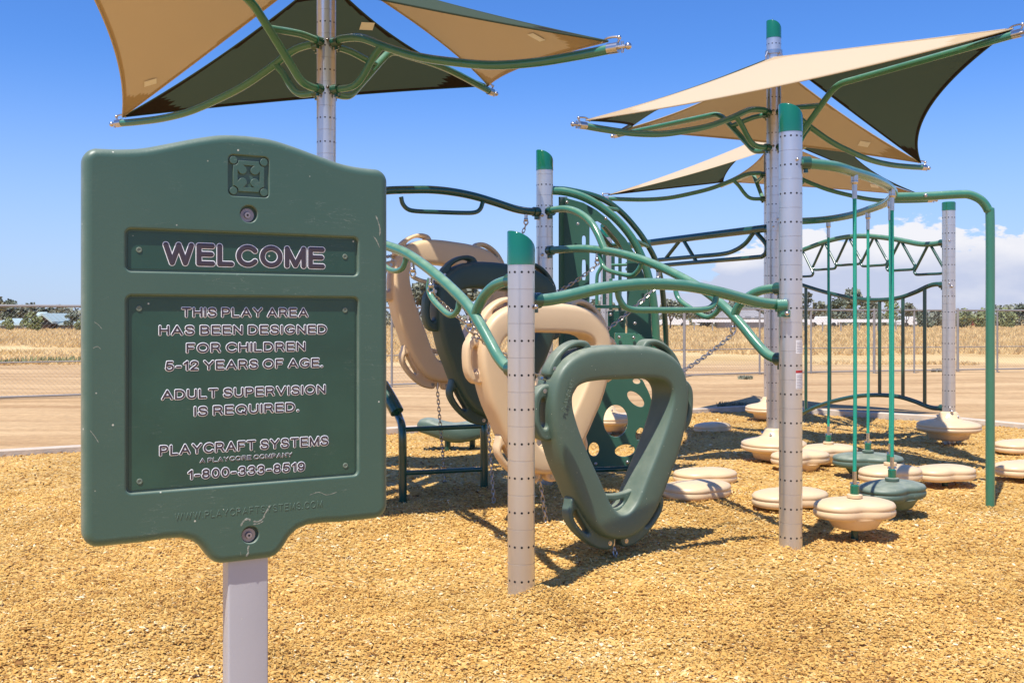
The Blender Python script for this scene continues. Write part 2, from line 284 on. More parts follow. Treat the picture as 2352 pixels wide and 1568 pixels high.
def stroke_text(s, x0, x1, zb, h, y, r, r_out, depth, gap=.35):
    """rounded capital lettering: centre lines of each stroke swept with a flattened round section"""
    hc = h - 2 * r_out; cur = 0; strokes = []
    for ch in s:
        if ch == ' ': cur += .32; continue
        w, st = GLYPH[ch]
        for q in st: strokes.append([(cur + a, b) for a, b in q])
        cur += w + gap
    tot = cur - gap; sx = (x1 - x0 - 2 * r_out) / tot; gs = []
    for st in strokes:
        pts = [Vector((x0 + r_out + a * sx, 0, zb + r_out + b * hc)) for a, b in st]; runs = [[pts[0], pts[1]]]
        for i in range(2, len(pts)):
            d1 = pts[i - 1] - pts[i - 2]; d2 = pts[i] - pts[i - 1]
            if d1.angle(d2) > R(34): runs.append([pts[i - 1], pts[i]])
            else: runs[-1].append(pts[i])
        for q in runs:
            a = (q[0] - q[1]).normalized(); b = (q[-1] - q[-2]).normalized(); cs = ((1.0, .12), (.9, .44), (.7, .72), (.38, .93))
            P = [q[0] + a * r * c for c, k in cs] + q + [q[-1] + b * r * c for c, k in cs[::-1]]; rr = [r * k for c, k in cs] + [r] * len(q) + [r * k for c, k in cs[::-1]]
            g = tube(P, rr, 8, False); gs.append(([(v[0], y + v[1] * depth / r, v[2]) for v in g[0]], g[1]))
    return join(*gs)
def offset_poly(P, d):
    """move a closed contour inwards (d>0) for counter-clockwise P"""
    n = len(P); out = []
    for i in range(n):
        a, b, c = P[i - 1], P[i], P[(i + 1) % n]
        e1 = Vector((b[0] - a[0], b[1] - a[1])).normalized(); e2 = Vector((c[0] - b[0], c[1] - b[1])).normalized()
        n1 = Vector((-e1.y, e1.x)); n2 = Vector((-e2.y, e2.x)); nn = (n1 + n2)
        nn = nn / max(.3, nn.dot(n1)) if nn.length > 1e-6 else n1
        out.append((b[0] + nn.x * d, b[1] + nn.y * d))
    return out
def loft(rings, cap0=False, cap1=False):
    n = len(rings[0]); V = [p for r in rings for p in r]; Fc = []
    for i in range(len(rings) - 1):
        for k in range(n):
            k2 = (k + 1) % n; Fc.append((i * n + k, i * n + k2, (i + 1) * n + k2, (i + 1) * n + k))
    return V, Fc
def rrect(x0, x1, z0, z1, r, n=6):
    out = []
    for cx, cz, a0 in ((x1 - r, z0 + r, -90), (x1 - r, z1 - r, 0), (x0 + r, z1 - r, 90), (x0 + r, z0 + r, 180)):
        for k in range(n + 1):
            a = R(a0 + 90 * k / n); out.append((cx + r * math.cos(a), cz + r * math.sin(a)))
    return out
def circ(cx, cz, r, n=24, rz=None, tilt=0):
    rz = rz or r; out = []
    for k in range(n):
        a = 2 * math.pi * k / n; x, z = r * math.cos(a), rz * math.sin(a); ct, st = math.cos(tilt), math.sin(tilt)
        out.append((cx + x * ct - z * st, cz + x * st + z * ct))
    return out
def smooth_closed(P, n=6):
    N = len(P); out = []
    for i in range(N):
        a, b, c, d = [Vector(P[(i + k) % N]) for k in (-1, 0, 1, 2)]
        for k in range(n):
            t = k / n; out.append(tuple(.5 * ((2 * b) + (c - a) * t + (2 * a - 5 * b + 4 * c - d) * t * t + (3 * b - a - 3 * c + d) * t ** 3)))
    return out
def copy_tree(o, parent=None):
    c = o.copy(); C.objects.link(c); c.parent = parent
    for ch in list(o.children): copy_tree(ch, c)
    return c
# geometry of sight, only used to read real positions off the photograph
def at(u, v, Y): return Vector(((u - CX) / F * Y, Y, H - (v - V0) / F * Y))
def on(P, Q, u, v):
    """point of the upright plane through the posts P and Q that is seen at (u, v)"""
    m = (u - CX) / F; dx, dy = Q[0] - P[0], Q[1] - P[1]
    t = (m * P[1] - P[0]) / (dx - m * dy); Y = P[1] + t * dy
    return at(u, v, Y)

# ------------------------------------------------------------------ ground
def vnoise(x, y, s, seed):
    r = np.random.default_rng(seed); g = r.random((97, 97)); xs = x / s + 40.3; ys = y / s + 40.7
    xi = np.floor(xs).astype(int); yi = np.floor(ys).astype(int); fx = xs - xi; fy = ys - yi
    fx = fx * fx * (3 - 2 * fx); fy = fy * fy * (3 - 2 * fy)
    G = lambda i, j: g[i % 97, j % 97]
    return (G(xi, yi) * (1 - fx) + G(xi + 1, yi) * fx) * (1 - fy) + (G(xi, yi + 1) * (1 - fx) + G(xi + 1, yi + 1) * fx) * fy - .5
BORDER = [(-14, 4.1), (-8, 7.4), (-4.73, 9.2), (-1.38, 11.05), (2.4, 13.3), (3.35, 13.85), (5.35, 12.35), (5.95, 11.4), (8.6, 8.2), (14, 1.0)]
def border_y(x): return np.interp(x, [p[0] for p in BORDER], [p[1] for p in BORDER])
PH = []   # (x, y, r, dz) local heaps and scuffs at posts
def hgt(x, y):
    x = np.asarray(x, float); y = np.asarray(y, float)
    z = .085 * vnoise(x, y, 1.3, 1) + .045 * vnoise(x, y, .5, 2) + .022 * vnoise(x, y, .19, 3) + .010 * vnoise(x, y, .07, 4)
    for px, py, r, dz in PH: z = z + dz * np.exp(-((x - px) ** 2 + (y - py) ** 2) / (r * r))
    e = np.clip((border_y(x) - y) / .6, 0, 1)
    return z * (.25 + .75 * e) + .0
PH += [(.043 + .09, 4.66 - .02, .12, .03), (.04, 4.56, .30, .05), (1.557, 5.4, .2, .03)]
def grid_mesh(name, xs, ys, zf, m, keep=None):
    X, Y = np.meshgrid(xs, ys); Z = zf(X, Y); V = np.stack([X.ravel(), Y.ravel(), Z.ravel()], 1)
    nx, ny = len(xs), len(ys); i = np.arange((ny - 1) * (nx - 1)); a = (i // (nx - 1)) * nx + i % (nx - 1)
    Fq = np.stack([a, a + 1, a + nx + 1, a + nx], 1)
    if keep is not None:
        cx = V[Fq].mean(1); Fq = Fq[keep(cx[:, 0], cx[:, 1])]
    me = bpy.data.meshes.new(name); me.vertices.add(len(V)); me.vertices.foreach_set('co', V.ravel())
    me.loops.add(Fq.size); me.polygons.add(len(Fq)); me.loops.foreach_set('vertex_index', Fq.ravel().astype(np.int32))
    me.polygons.foreach_set('loop_start', np.arange(len(Fq), dtype=np.int32) * 4); me.polygons.foreach_set('use_smooth', np.ones(len(Fq), bool))
    me.update(calc_edges=True); me.validate(); me.materials.append(m)
    o = bpy.data.objects.new(name, me); C.objects.link(o); return o
def mulch_mat(attr=False):
    m = bpy.data.materials.new('wood_chip' if attr else 'mulch_bed'); m.use_nodes = True; t = m.node_tree; L = t.links.new; b = t.nodes['Principled BSDF']
    b.inputs['Roughness'].default_value = .75; b.inputs['Specular IOR Level'].default_value = .2
    cr = NT(t, 'ShaderNodeValToRGB'); e = cr.color_ramp.elements
    cols = [(0, (.20, .085, .022)), (.10, (.42, .21, .055)), (.35, (.61, .345, .085)), (.7, (.72, .445, .135)), (.94, (.80, .57, .225)), (1, (.88, .74, .46))]
    e[0].position = 0; e[0].color = (*cols[0][1], 1); e[1].position = 1; e[1].color = (*cols[-1][1], 1)
    for p, c in cols[1:-1]: q = e.new(p); q.color = (*c, 1)
    tc = NT(t, 'ShaderNodeTexCoord')
    if attr:
        a = NT(t, 'ShaderNodeAttribute'); a.attribute_name = 'tint'; L(a.outputs['Fac'], cr.inputs[0])
    else:
        mp = NT(t, 'ShaderNodeMapping'); mp.inputs['Scale'].default_value = (1, 1.6, 1); L(tc.outputs['Object'], mp.inputs[0])
        vo = NT(t, 'ShaderNodeTexVoronoi'); vo.inputs['Scale'].default_value = 60; L(mp.outputs[0], vo.inputs[0])
        sp = NT(t, 'ShaderNodeSeparateColor'); L(vo.outputs['Color'], sp.inputs[0]); L(sp.outputs[0], cr.inputs[0])
        bp = NT(t, 'ShaderNodeBump'); bp.inputs['Strength'].default_value = .9; bp.inputs['Distance'].default_value = .012
        L(vo.outputs['Color'], bp.inputs['Height']); L(bp.outputs[0], b.inputs['Normal'])
    n = NT(t, 'ShaderNodeTexNoise'); n.inputs['Scale'].default_value = 1.2; n.inputs['Detail'].default_value = 4; L(tc.outputs['Object'], n.inputs[0])
    mr = NT(t, 'ShaderNodeMapRange'); mr.inputs[1].default_value = .3; mr.inputs[2].default_value = .7; mr.inputs[3].default_value = .80; mr.inputs[4].default_value = 1.03; L(n.outputs[0], mr.inputs[0])
    vm = NT(t, 'ShaderNodeVectorMath', operation='SCALE'); L(cr.outputs[0], vm.inputs[0]); L(mr.outputs[0], vm.inputs['Scale']); L(vm.outputs[0], b.inputs['Base Color'])
    return m
def make_ground():
    bed = grid_mesh('mulch_bed', np.arange(-11, 12.01, .06), np.arange(-1.5, 14.01, .06), hgt, mulch_mat(), keep=lambda x, y: y < border_y(x) - .02)
    tag(bed, 'golden wood mulch bed under the play equipment', kind='structure')
    # chips
    def band(n, y0, y1, p=1.0):
        y = y0 + (y1 - y0) * RNG.random(n) ** p; w = .56 * y + .5; x = (RNG.random(n) * 2 - 1) * w
        return x, y
    xs, ys, sc = [], [], []
    for n, y0, y1, s in ((70000, 3.0, 4.9, .92), (62000, 4.9, 7.5, 1.05), (40000, 7.5, 13.6, 1.4)):
        x, y = band(n, y0, y1, .85); xs.append(x); ys.append(y); sc.append(np.full(n, s))
    x, y, s = map(np.concatenate, (xs, ys, sc)); k = y < border_y(x) + .03; x, y, s = x[k], y[k], s[k]; n = len(x)
    ln = s * RNG.lognormal(math.log(.0067), .42, n); wd = s * RNG.lognormal(math.log(.0037), .38, n); th = wd * (.25 + .5 * RNG.random(n))
    z = hgt(x, y) + .004 + .008 * RNG.random(n)
    base = np.array([(-1, -1, 0), (1, -.7, 0), (1, .7, 0), (-1, 1, 0), (-.8, -.8, 1), (.85, -.5, 1), (.8, .6, 1), (-.9, .7, 1)], float)
    P = base[None] * np.stack([ln, wd, th], 1)[:, None, :]; P[:, :, 0:2] *= 1 + .5 * (RNG.random((n, 8, 2)) - .5)
    yaw = RNG.random(n) * 2 * np.pi; pit = RNG.normal(0, .22, n); rol = RNG.normal(0, .3, n)
    cy, sy, cp, sp_, cr_, sr = np.cos(yaw), np.sin(yaw), np.cos(pit), np.sin(pit), np.cos(rol), np.sin(rol)
    Rm = np.stack([np.stack([cy * cp, cy * sp_ * sr - sy * cr_, cy * sp_ * cr_ + sy * sr], 1), np.stack([sy * cp, sy * sp_ * sr + cy * cr_, sy * sp_ * cr_ - cy * sr], 1), np.stack([-sp_, cp * sr, cp * cr_], 1)], 1)
    P = np.einsum('nij,nkj->nki', Rm, P); P[:, :, 0] += x[:, None]; P[:, :, 1] += y[:, None]; P[:, :, 2] += z[:, None]
    Fb = np.array([(4, 5, 6, 7), (0, 1, 5, 4), (1, 2, 6, 5), (2, 3, 7, 6), (3, 0, 4, 7)])
    Fq = (Fb[None] + (np.arange(n) * 8)[:, None, None]).reshape(-1, 4)
    me = bpy.data.meshes.new('wood_chips'); me.vertices.add(n * 8); me.vertices.foreach_set('co', P.reshape(-1))
    me.loops.add(Fq.size); me.polygons.add(len(Fq)); me.loops.foreach_set('vertex_index', Fq.ravel().astype(np.int32))
    me.polygons.foreach_set('loop_start', np.arange(len(Fq), dtype=np.int32) * 4); me.update(calc_edges=True)
    tint = np.clip(.50 + .22 * RNG.normal(0, 1, n) + .3 * vnoise(x, y, .35, 31) + .3 * vnoise(x, y, .12, 32), 0, 1); a = me.attributes.new('tint', 'FLOAT', 'POINT'); a.data.foreach_set('value', np.repeat(tint, 8).astype(np.float32))
    me.materials.append(mulch_mat(True)); o = bpy.data.objects.new('wood_chips', me); C.objects.link(o)
    tag(o, 'loose golden wood chips covering the play area', 'wood chips', kind='stuff')
    # dirt and dry field
    m = bpy.data.materials.new('dry_dirt'); m.use_nodes = True; t = m.node_tree; L = t.links.new; b = t.nodes['Principled BSDF']; b.inputs['Roughness'].default_value = .9; b.inputs['Specular IOR Level'].default_value = .1
    tc = NT(t, 'ShaderNodeTexCoord'); mp = NT(t, 'ShaderNodeMapping'); mp.inputs['Rotation'].default_value = (0, 0, R(-20)); mp.inputs['Scale'].default_value = (.12, .9, 1); L(tc.outputs['Object'], mp.inputs[0])
    n1 = NT(t, 'ShaderNodeTexNoise'); n1.inputs['Scale'].default_value = 1.3; n1.inputs['Detail'].default_value = 8; n1.inputs['Roughness'].default_value = .62; L(mp.outputs[0], n1.inputs[0])
    r1 = NT(t, 'ShaderNodeValToRGB'); e = r1.color_ramp.elements; e[0].position = .3; e[0].color = (.35, .205, .095, 1); e[1].position = .64; e[1].color = (.62, .425, .225, 1); L(n1.outputs[0], r1.inputs[0])
    n3 = NT(t, 'ShaderNodeTexNoise'); n3.inputs['Scale'].default_value = 9; n3.inputs['Detail'].default_value = 8; n3.inputs['Roughness'].default_value = .7; L(tc.outputs['Object'], n3.inputs[0])
    r3 = NT(t, 'ShaderNodeMapRange'); r3.inputs[1].default_value = .3; r3.inputs[2].default_value = .7; r3.inputs[3].default_value = .8; r3.inputs[4].default_value = 1.12; L(n3.outputs[0], r3.inputs[0])
    vm = NT(t, 'ShaderNodeVectorMath', operation='SCALE'); L(r1.outputs[0], vm.inputs[0]); L(r3.outputs[0], vm.inputs['Scale'])
    sp = NT(t, 'ShaderNodeSeparateXYZ'); L(tc.outputs['Object'], sp.inputs[0])
    n4 = NT(t, 'ShaderNodeTexNoise'); n4.inputs['Scale'].default_value = .25; n4.inputs['Detail'].default_value = 7; L(tc.outputs['Object'], n4.inputs[0])
    ad = NT(t, 'ShaderNodeMath', operation='MULTIPLY_ADD'); ad.inputs[1].default_value = 8; L(n4.outputs[0], ad.inputs[0]); L(sp.outputs[1], ad.inputs[2])
    gm = NT(t, 'ShaderNodeMapRange', interpolation_type='SMOOTHSTEP'); gm.inputs[1].default_value = 29; gm.inputs[2].default_value = 34; L(ad.outputs[0], gm.inputs[0])
    gr = NT(t, 'ShaderNodeValToRGB'); e = gr.color_ramp.elements; e[0].position = .35; e[0].color = (.52, .35, .15, 1); e[1].position = .7; e[1].color = (.70, .52, .26, 1); L(n4.outputs[0], gr.inputs[0])
    mx = NT(t, 'ShaderNodeMix', data_type='RGBA'); L(gm.outputs[0], mx.inputs[0]); L(vm.outputs[0], mx.inputs[6]); L(gr.outputs[0], mx.inputs[7]); L(mx.outputs[2], b.inputs['Base Color'])
    bp = NT(t, 'ShaderNodeBump'); bp.inputs['Strength'].default_value = .5; bp.inputs['Distance'].default_value = .03; L(n3.outputs[0], bp.inputs['Height']); L(bp.outputs[0], b.inputs['Normal'])
    def zf(X, Y):
        z = .06 * vnoise(X, Y, 2.2, 11) + .03 * vnoise(X, Y, .7, 12); near = np.clip((Y - border_y(X)) / .5, 0, 1); far = np.clip((45 - Y) / 20, 0, 1)
        return np.where(near <= 0, -.16, z * near * far - .02)
    xs = np.concatenate([np.linspace(-1500, -40, 14), np.arange(-35, 36, .35), np.linspace(40, 1500, 14)])
    ys = np.concatenate([[-300, -60, -10], np.arange(0, 34, .3), np.arange(36, 140, 4), [200, 400, 900, 2500]])
    g = grid_mesh('ground', xs, ys, zf, m); tag(g, 'pale dry dirt and field around the play area', kind='structure')
    # concrete edging
    for i in range(len(BORDER) - 1):
        pass
    V = []; Fc = []
    pts = BORDER
    for i, (px, py) in enumerate(pts):
        a = pts[max(0, i - 1)]; b2 = pts[min(len(pts) - 1, i + 1)]; d = Vector((b2[0] - a[0], b2[1] - a[1])).normalized(); nn = Vector((-d.y, d.x))
        for w, z in ((0, -.15), (0, .055), (.012, .065), (.095, .065), (.107, .05), (.107, -.15)): V.append((px + nn.x * w, py + nn.y * w, z))
    for i in range(len(pts) - 1):
        for k in range(5): Fc.append((i * 6 + k, i * 6 + k + 1, (i + 1) * 6 + k + 1, (i + 1) * 6 + k))
    o = mk('concrete_kerb', (V, Fc), 'curb'); tag(o, 'low pale concrete edging that holds in the mulch', kind='structure')
make_ground()
def dry_grass():
    n = 26000; y = 27 + 105 * RNG.random(n) ** 1.6; x = (RNG.random(n) * 2 - 1) * (.6 * y + 4)
    k = (vnoise(x, y, 6, 21) + .5 + (y - 27) / 42) > .62; x, y = x[k], y[k]; n = len(x); nb = 5
    x = np.repeat(x, nb) + RNG.normal(0, .12, n * nb); y = np.repeat(y, nb) + RNG.normal(0, .12, n * nb); N = n * nb
    h = (.09 + .17 * RNG.random(N)) * np.clip((y - 24) / 14, .45, 1.1); lean = RNG.normal(0, .12, (N, 2)); w = .022 + .0007 * y; a = RNG.random(N) * np.pi
    P = np.zeros((N, 3, 3)); P[:, 0] = np.stack([x - w * np.cos(a), y - w * np.sin(a), np.full(N, -.05)], 1); P[:, 1] = np.stack([x + w * np.cos(a), y + w * np.sin(a), np.full(N, -.05)], 1)
    P[:, 2] = np.stack([x + lean[:, 0], y + lean[:, 1], h], 1)
    me = bpy.data.meshes.new('dry_grass'); me.vertices.add(N * 3); me.vertices.foreach_set('co', P.reshape(-1)); me.loops.add(N * 3); me.polygons.add(N)
    me.loops.foreach_set('vertex_index', np.arange(N * 3, dtype=np.int32)); me.polygons.foreach_set('loop_start', np.arange(N, dtype=np.int32) * 3); me.update(calc_edges=True)
    me.materials.append(mat('dry_grass', (.90, .70, .38), .8, col2=(.66, .46, .2), vscale=.3, translucent=.45, spec=.1)); o = bpy.data.objects.new('dry_grass', me); C.objects.link(o)
    tag(o, 'tall yellow dry grass in the field beyond the fence', 'grass', kind='stuff')
dry_grass()
def weeds():
    for i, (u, v, r) in enumerate(((1683, 932, .22), (125, 832, 1.2), (5, 835, .7), (1712, 868, .15), (2160, 852, .2))):
        Y = H * F / (v - V0); p = at(u, v, Y); V = []; Fc = []
        for k in range(260):
            a = random.random() * 6.28; q = r * math.sqrt(random.random()); x, y = p.x + q * math.cos(a), p.y + q * math.sin(a) * .6; hh = (.05 + .1 * random.random()) * (r + .3); b = random.random() * 3.14; w = .006 + .0008 * Y
            o = len(V); V += [(x - w * math.cos(b), y - w * math.sin(b), -.03), (x + w * math.cos(b), y + w * math.sin(b), -.03), (x + random.gauss(0, .03), y + random.gauss(0, .03), hh)]; Fc.append((o, o + 1, o + 2))
        lab = ('small dry weed tuft on the dirt beyond the kerb', 'green weed patch at the field edge beside the sign', 'green weed patch at the far left of the field edge', 'little dark weed at the foot of the fence left of the tall posts', 'low weed patch under the fence by the far right post')[i]
        tag(mk('weed_tuft', (V, Fc), 'leaf2' if i in (1, 2) else 'leaf1', smooth=False), lab, 'weed', 'weeds on the dirt', kind='stuff' if i in (1, 2) else None)
weeds()

# ------------------------------------------------------------------ distance: trees, buildings, cars, fence
def tree_geo(h, w, seed, trunk_h, n=900, lean=0):
    r = random.Random(seed); V, Fc = [], []; cl = []
    for k in range(r.randint(9, 13)):
        t = r.random(); z = trunk_h + (h - trunk_h) * (.12 + .84 * t); ww = w * .5 * math.sin(math.pi * (.15 + .8 * t)) ** .7
        a = r.random() * 6.28; cl.append((ww * .62 * math.cos(a) * r.random() ** .4, ww * .62 * math.sin(a), z, w * (.13 + .12 * r.random())))
    for k in range(n):
        cx, cy, cz, cr = r.choice(cl); d = Vector((r.gauss(0, 1), r.gauss(0, 1), r.gauss(0, .8))).normalized() * cr * r.random() ** .35
        p = Vector((cx, cy, cz)) + d; s = w * .04 * (.6 + r.random()); a = Vector((r.gauss(0, 1), r.gauss(0, 1), r.gauss(0, 1))).normalized(); b = a.orthogonal().normalized(); c = a.cross(b)
        o = len(V); V += [tuple(p + b * s), tuple(p + c * s), tuple(p - b * s * 1.2), tuple(p - c * s)]; Fc.append((o, o + 1, o + 2, o + 3))
    tk = tube([(0, 0, -.2), (lean * .3, 0, trunk_h * .6), (lean, 0, h * .7)], [.035 * h] * 1 + [.035 * h * (1 - .045 * i) for i in range(1, 17)], 7)
    br = []
    for cx, cy, cz, cr in cl[:6]: br.append(tube([(lean * .5, 0, trunk_h * .8), (cx * .5, cy * .5, (cz + trunk_h) / 2), (cx, cy, cz)], .009 * h, 5, n=3))
    return join(tk, *br), (V, Fc)
PROT = {}
def plant_tree(u, vt, Y, wpx, kind, leaf, label, seed, trunk=.3):
    p = at(u, vt, Y); h = p.z; w = wpx / F * Y; key = (kind, leaf)
    if key not in PROT:
        tk, cr = tree_geo(1.0, kind, seed, trunk if kind < 1.2 else .12)
        mt = bpy.data.meshes.new('trunk'); mt.from_pydata(tk[0], [], tk[1]); mt.materials.append(M['bark'])
        mc = bpy.data.meshes.new('crown'); mc.from_pydata(cr[0], [], cr[1]); mc.materials.append(M[leaf]); PROT[key] = (mt, mc)
    mt, mc = PROT[key]
    e = thing('tree', label, 'tree', (p.x, Y, 0), 'trees along the far side of the field'); s = w / kind
    e.scale = (s, s, h); e.rotation_euler = (0, 0, seed * 1.3)
    for nm, me in (('trunk', mt), ('crown', mc)):
        o = bpy.data.objects.new(nm, me); C.objects.link(o); o.parent = e
TREES = [ # u, top v, distance, width px, aspect, leaf, label
 (-18, 688, 118, 60, .9, 'leaf1', 'grey green tree at the far left edge above the house roof'),
 (22, 694, 122, 46, .9, 'leaf3', 'dark tree behind the left part of the house roof'),
 (60, 702, 126, 60, 1.4, 'leaf1', 'low grey tree between the dark trees behind the house'),
 (100, 705, 128, 60, 1.4, 'leaf3', 'dark low tree behind the house gable'),
 (142, 706, 126, 50, 1.4, 'leaf1', 'low tree just left of the welcome sign, behind the house'),
 (164, 722, 96, 36, .9, 'leaf3', 'dark green tree right of the house, beside the sign'),
 (72, 724, 90, 44, 1.4, 'leaf2', 'bright olive bush in front of the house'),
 (18, 733, 90, 30, 1.4, 'leaf2', 'small olive bush in front of the left wing of the house'),
 (182, 738, 88, 20, 1.4, 'leaf2', 'small olive bush touching the left edge of the sign'),
 (905, 672, 105, 70, .9, 'leaf1', 'grey tree seen between the sign and the left climbing ring'),
 (960, 660, 110, 80, .9, 'leaf1', 'grey tree seen through the rearmost beige ring'),
 (1020, 672, 108, 70, .9, 'leaf1', 'grey tree seen under the arched rail left of the front post'),
 (1075, 655, 112, 80, .9, 'leaf1', 'tall grey tree seen through the dark green ring'),
 (1135, 664, 108, 80, .9, 'leaf1', 'grey tree just left of the front post'),
 (1210, 675, 110, 80, .9, 'leaf1', 'grey tree behind the front post and beige ring'),
 (1290, 680, 112, 80, .9, 'leaf1', 'grey tree hidden behind the climbing wall'),
 (1380, 690, 112, 80, 1.4, 'leaf1', 'low tree seen through the baluster rails'),
 (1462, 690, 112, 70, 1.4, 'leaf3', 'dark low tree right behind the arch rails'),
 (1540, 695, 100, 60, .9, 'leaf1', 'thin grey tree right of the green arch ladder'),
 (1572, 688, 104, 44, .6, 'leaf1', 'slender tree over the left end of the white white rail'),
 (1625, 712, 110, 70, 1.4, 'leaf1', 'low grey tree under the fence rail left of the white rail'),
 (1668, 700, 114, 60, 1.4, 'leaf3', 'dark low tree beside the grey roofed building'),
 (1700, 690, 118, 60, 1.4, 'leaf1', 'tree behind the grey roofed building'),
 (1745, 697, 112, 60, 1.4, 'leaf1', 'tree between the grey building and the twin canopy posts'),
 (1868, 668, 108, 60, .6, 'leaf1', 'tall grey eucalyptus right of the front right post'),
 (1925, 690, 108, 50, .9, 'leaf3', 'middle sized dark tree between two ropes'),
 (1962, 672, 112, 56, .9, 'leaf1', 'broad grey eucalyptus behind the green ropes'),
 (2000, 690, 112, 46, .9, 'leaf1', 'grey tree just left of the rightmost green rope'),
 (2045, 690, 108, 36, .9, 'leaf2', 'olive tree just right of the green ropes'),
 (2082, 702, 110, 40, .9, 'leaf1', 'small grey tree behind the bar panel'),
 (2122, 712, 112, 50, 1.4, 'leaf3', 'low dark tree left of the far right post'),
 (2165, 716, 112, 50, 1.4, 'leaf1', 'low tree behind the far right aluminium post'),
 (2215, 716, 112, 50, 1.4, 'leaf2', 'olive hedge tree right of the far right post'),
 (2262, 716, 112, 50, 1.4, 'leaf2', 'olive hedge tree behind the green bent pipe'),
 (2308, 715, 112, 50, 1.4, 'leaf2', 'olive hedge tree by the right edge of the picture'),
 (2356, 702, 112, 50, .9, 'leaf3', 'dark tree cut by the right edge of the picture'),
 (2400, 708, 112, 60, .9, 'leaf1', 'grey tree just outside the right edge'),
]
for i, (u, vt, Y, wp, k, lf, lb) in enumerate(TREES): plant_tree(u, vt, Y, wp * 1.25, k, lf, lb, i + 1)
def far_hedge():
    # continuous scrub that reads as one mass behind the trees
    V, Fc = [], []
    r = random.Random(5)
    for k in range(26000):
        x = r.uniform(-80, 90); y = r.uniform(128, 136); top = 1.3 + 1.3 * (math.sin(x * .21) * .4 + math.sin(x * .57 + 1) * .3 + .6)
        z = r.uniform(0, max(.6, top)); s = .12 + .16 * r.random(); a = Vector((r.gauss(0, 1), r.gauss(0, 1), r.gauss(0, 1))).normalized(); b = a.orthogonal().normalized(); c = a.cross(b); p = Vector((x, y, z)); o = len(V)
        V += [tuple(p + b * s), tuple(p + c * s), tuple(p - b * s), tuple(p - c * s)]; Fc.append((o, o + 1, o + 2, o + 3))
    tag(mk('far_scrub', (V, Fc), 'leaf1', smooth=False), 'grey green scrub along the far side of the field', 'scrub', kind='stuff')
far_hedge()
def gable_house():
    Y = 100; p = at(95, 752, Y); s = Y / F
    e = thing('house', 'house with pale teal metal roof and dark timber gable at far left', 'house', (p.x, Y, 0))
    def X(u): return (u - CX) * s
    def Z(v): return H - (v - V0) * s
    mk('wall', box(X(0), X(186), Y, Y + 8, 0, Z(742)), 'greywall', e, False)
    for u0, u1, v0, v1, ul, ur in ((-30, 52, 744, 731, -30, 48), (138, 190, 743, 732, 134, 190)):   # wing roofs
        V = [(X(u0), Y - .6, Z(v0)), (X(u1), Y - .6, Z(v0)), (X(ur), Y + 5, Z(v1)), (X(ul), Y + 5, Z(v1)), (X(u0), Y - .6, Z(v0) - .15), (X(u1), Y - .6, Z(v0) - .15), (X(ur), Y + 5, Z(v1) - .15), (X(ul), Y + 5, Z(v1) - .15)]
        mk('roof', (V, [(0, 1, 2, 3), (7, 6, 5, 4), (0, 4, 5, 1), (1, 5, 6, 2), (2, 6, 7, 3), (3, 7, 4, 0)]), 'roof', e, False)
    mk('roof', (([(X(44), Y + 2, Z(743)), (X(66), Y + 2, Z(743)), (X(66), Y + 4, Z(716)), (X(44), Y + 4, Z(716)), (X(44), Y + 5, Z(743)), (X(66), Y + 5, Z(743))]), [(0, 1, 2, 3), (4, 3, 2, 5), (0, 3, 4), (1, 5, 2)]), 'roof', e, False)
    ap = (X(114), Z(719)); l = (X(88), Z(738)); r_ = (X(138), Z(738))
    mk('gable_wall', ([(l[0] + .4, Y - 1.2, 0), (r_[0] - .4, Y - 1.2, 0), (r_[0] - .4, Y - 1.2, l[1]), (ap[0], Y - 1.2, ap[1] - .25), (l[0] + .4, Y - 1.2, l[1]), (l[0] + .4, Y, 0), (r_[0] - .4, Y, 0), (r_[0] - .4, Y, l[1]), (l[0] + .4, Y, l[1])], [(0, 1, 2, 3, 4), (1, 6, 7, 2), (5, 0, 4, 8)]), 'brown', e, False)
    for q in (l, r_):
        V = [(q[0], Y - 1.7, q[1]), (ap[0], Y - 1.7, ap[1]), (ap[0], Y + 5, ap[1]), (q[0], Y + 5, q[1]), (q[0], Y - 1.7, q[1] - .22), (ap[0], Y - 1.7, ap[1] - .22), (ap[0], Y + 5, ap[1] - .22), (q[0], Y + 5, q[1] - .22)]
        mk('gable_roof', (V, [(0, 1, 2, 3), (7, 6, 5, 4), (0, 4, 5, 1), (1, 5, 6, 2), (2, 6, 7, 3), (3, 7, 4, 0)]), 'roof', e, False)
    for u in (104, 114, 124): mk('window', box(X(u) - .25, X(u) + .25, Y - 1.28, Y - 1.15, Z(746), Z(738)), 'glass', e, False)
    # second, grey building behind the climber
    Y = 104; s = Y / F; e = thing('building', 'low building with grey pitched roof between the arches and the twin canopy posts', 'building', ((1715 - CX) * s, Y, 0))
    mk('wall', box((1668 - CX) * s, (1760 - CX) * s, Y, Y + 6, 0, H - (735 - V0) * s + .3), 'greywall', e, False)
    z0, z1 = H - (730 - V0) * s, H + (V0 - 711) * s
    V = [((1662 - CX) * s, Y - .5, z0), ((1766 - CX) * s, Y - .5, z0), ((1756 - CX) * s, Y + 4, z1), ((1682 - CX) * s, Y + 4, z1), ((1662 - CX) * s, Y + 7, z0), ((1766 - CX) * s, Y + 7, z0)]
    mk('roof', (V, [(0, 1, 2, 3), (3, 2, 5, 4), (0, 3, 4), (1, 5, 2), (0, 4, 5, 1)]), 'greywall', e, False)
    for u in (1680, 1698, 1718, 1740): mk('window', box((u - CX) * s - .3, (u - CX) * s + .3, Y - .06, Y + .05, .7, 1.3), 'glass', e, False)
    # white white rail
    Y = 84; s = Y / F; e = thing('rail_barrier', 'long low white rail on thin posts across the field', 'rail', ((1830 - CX) * s, Y, 0))
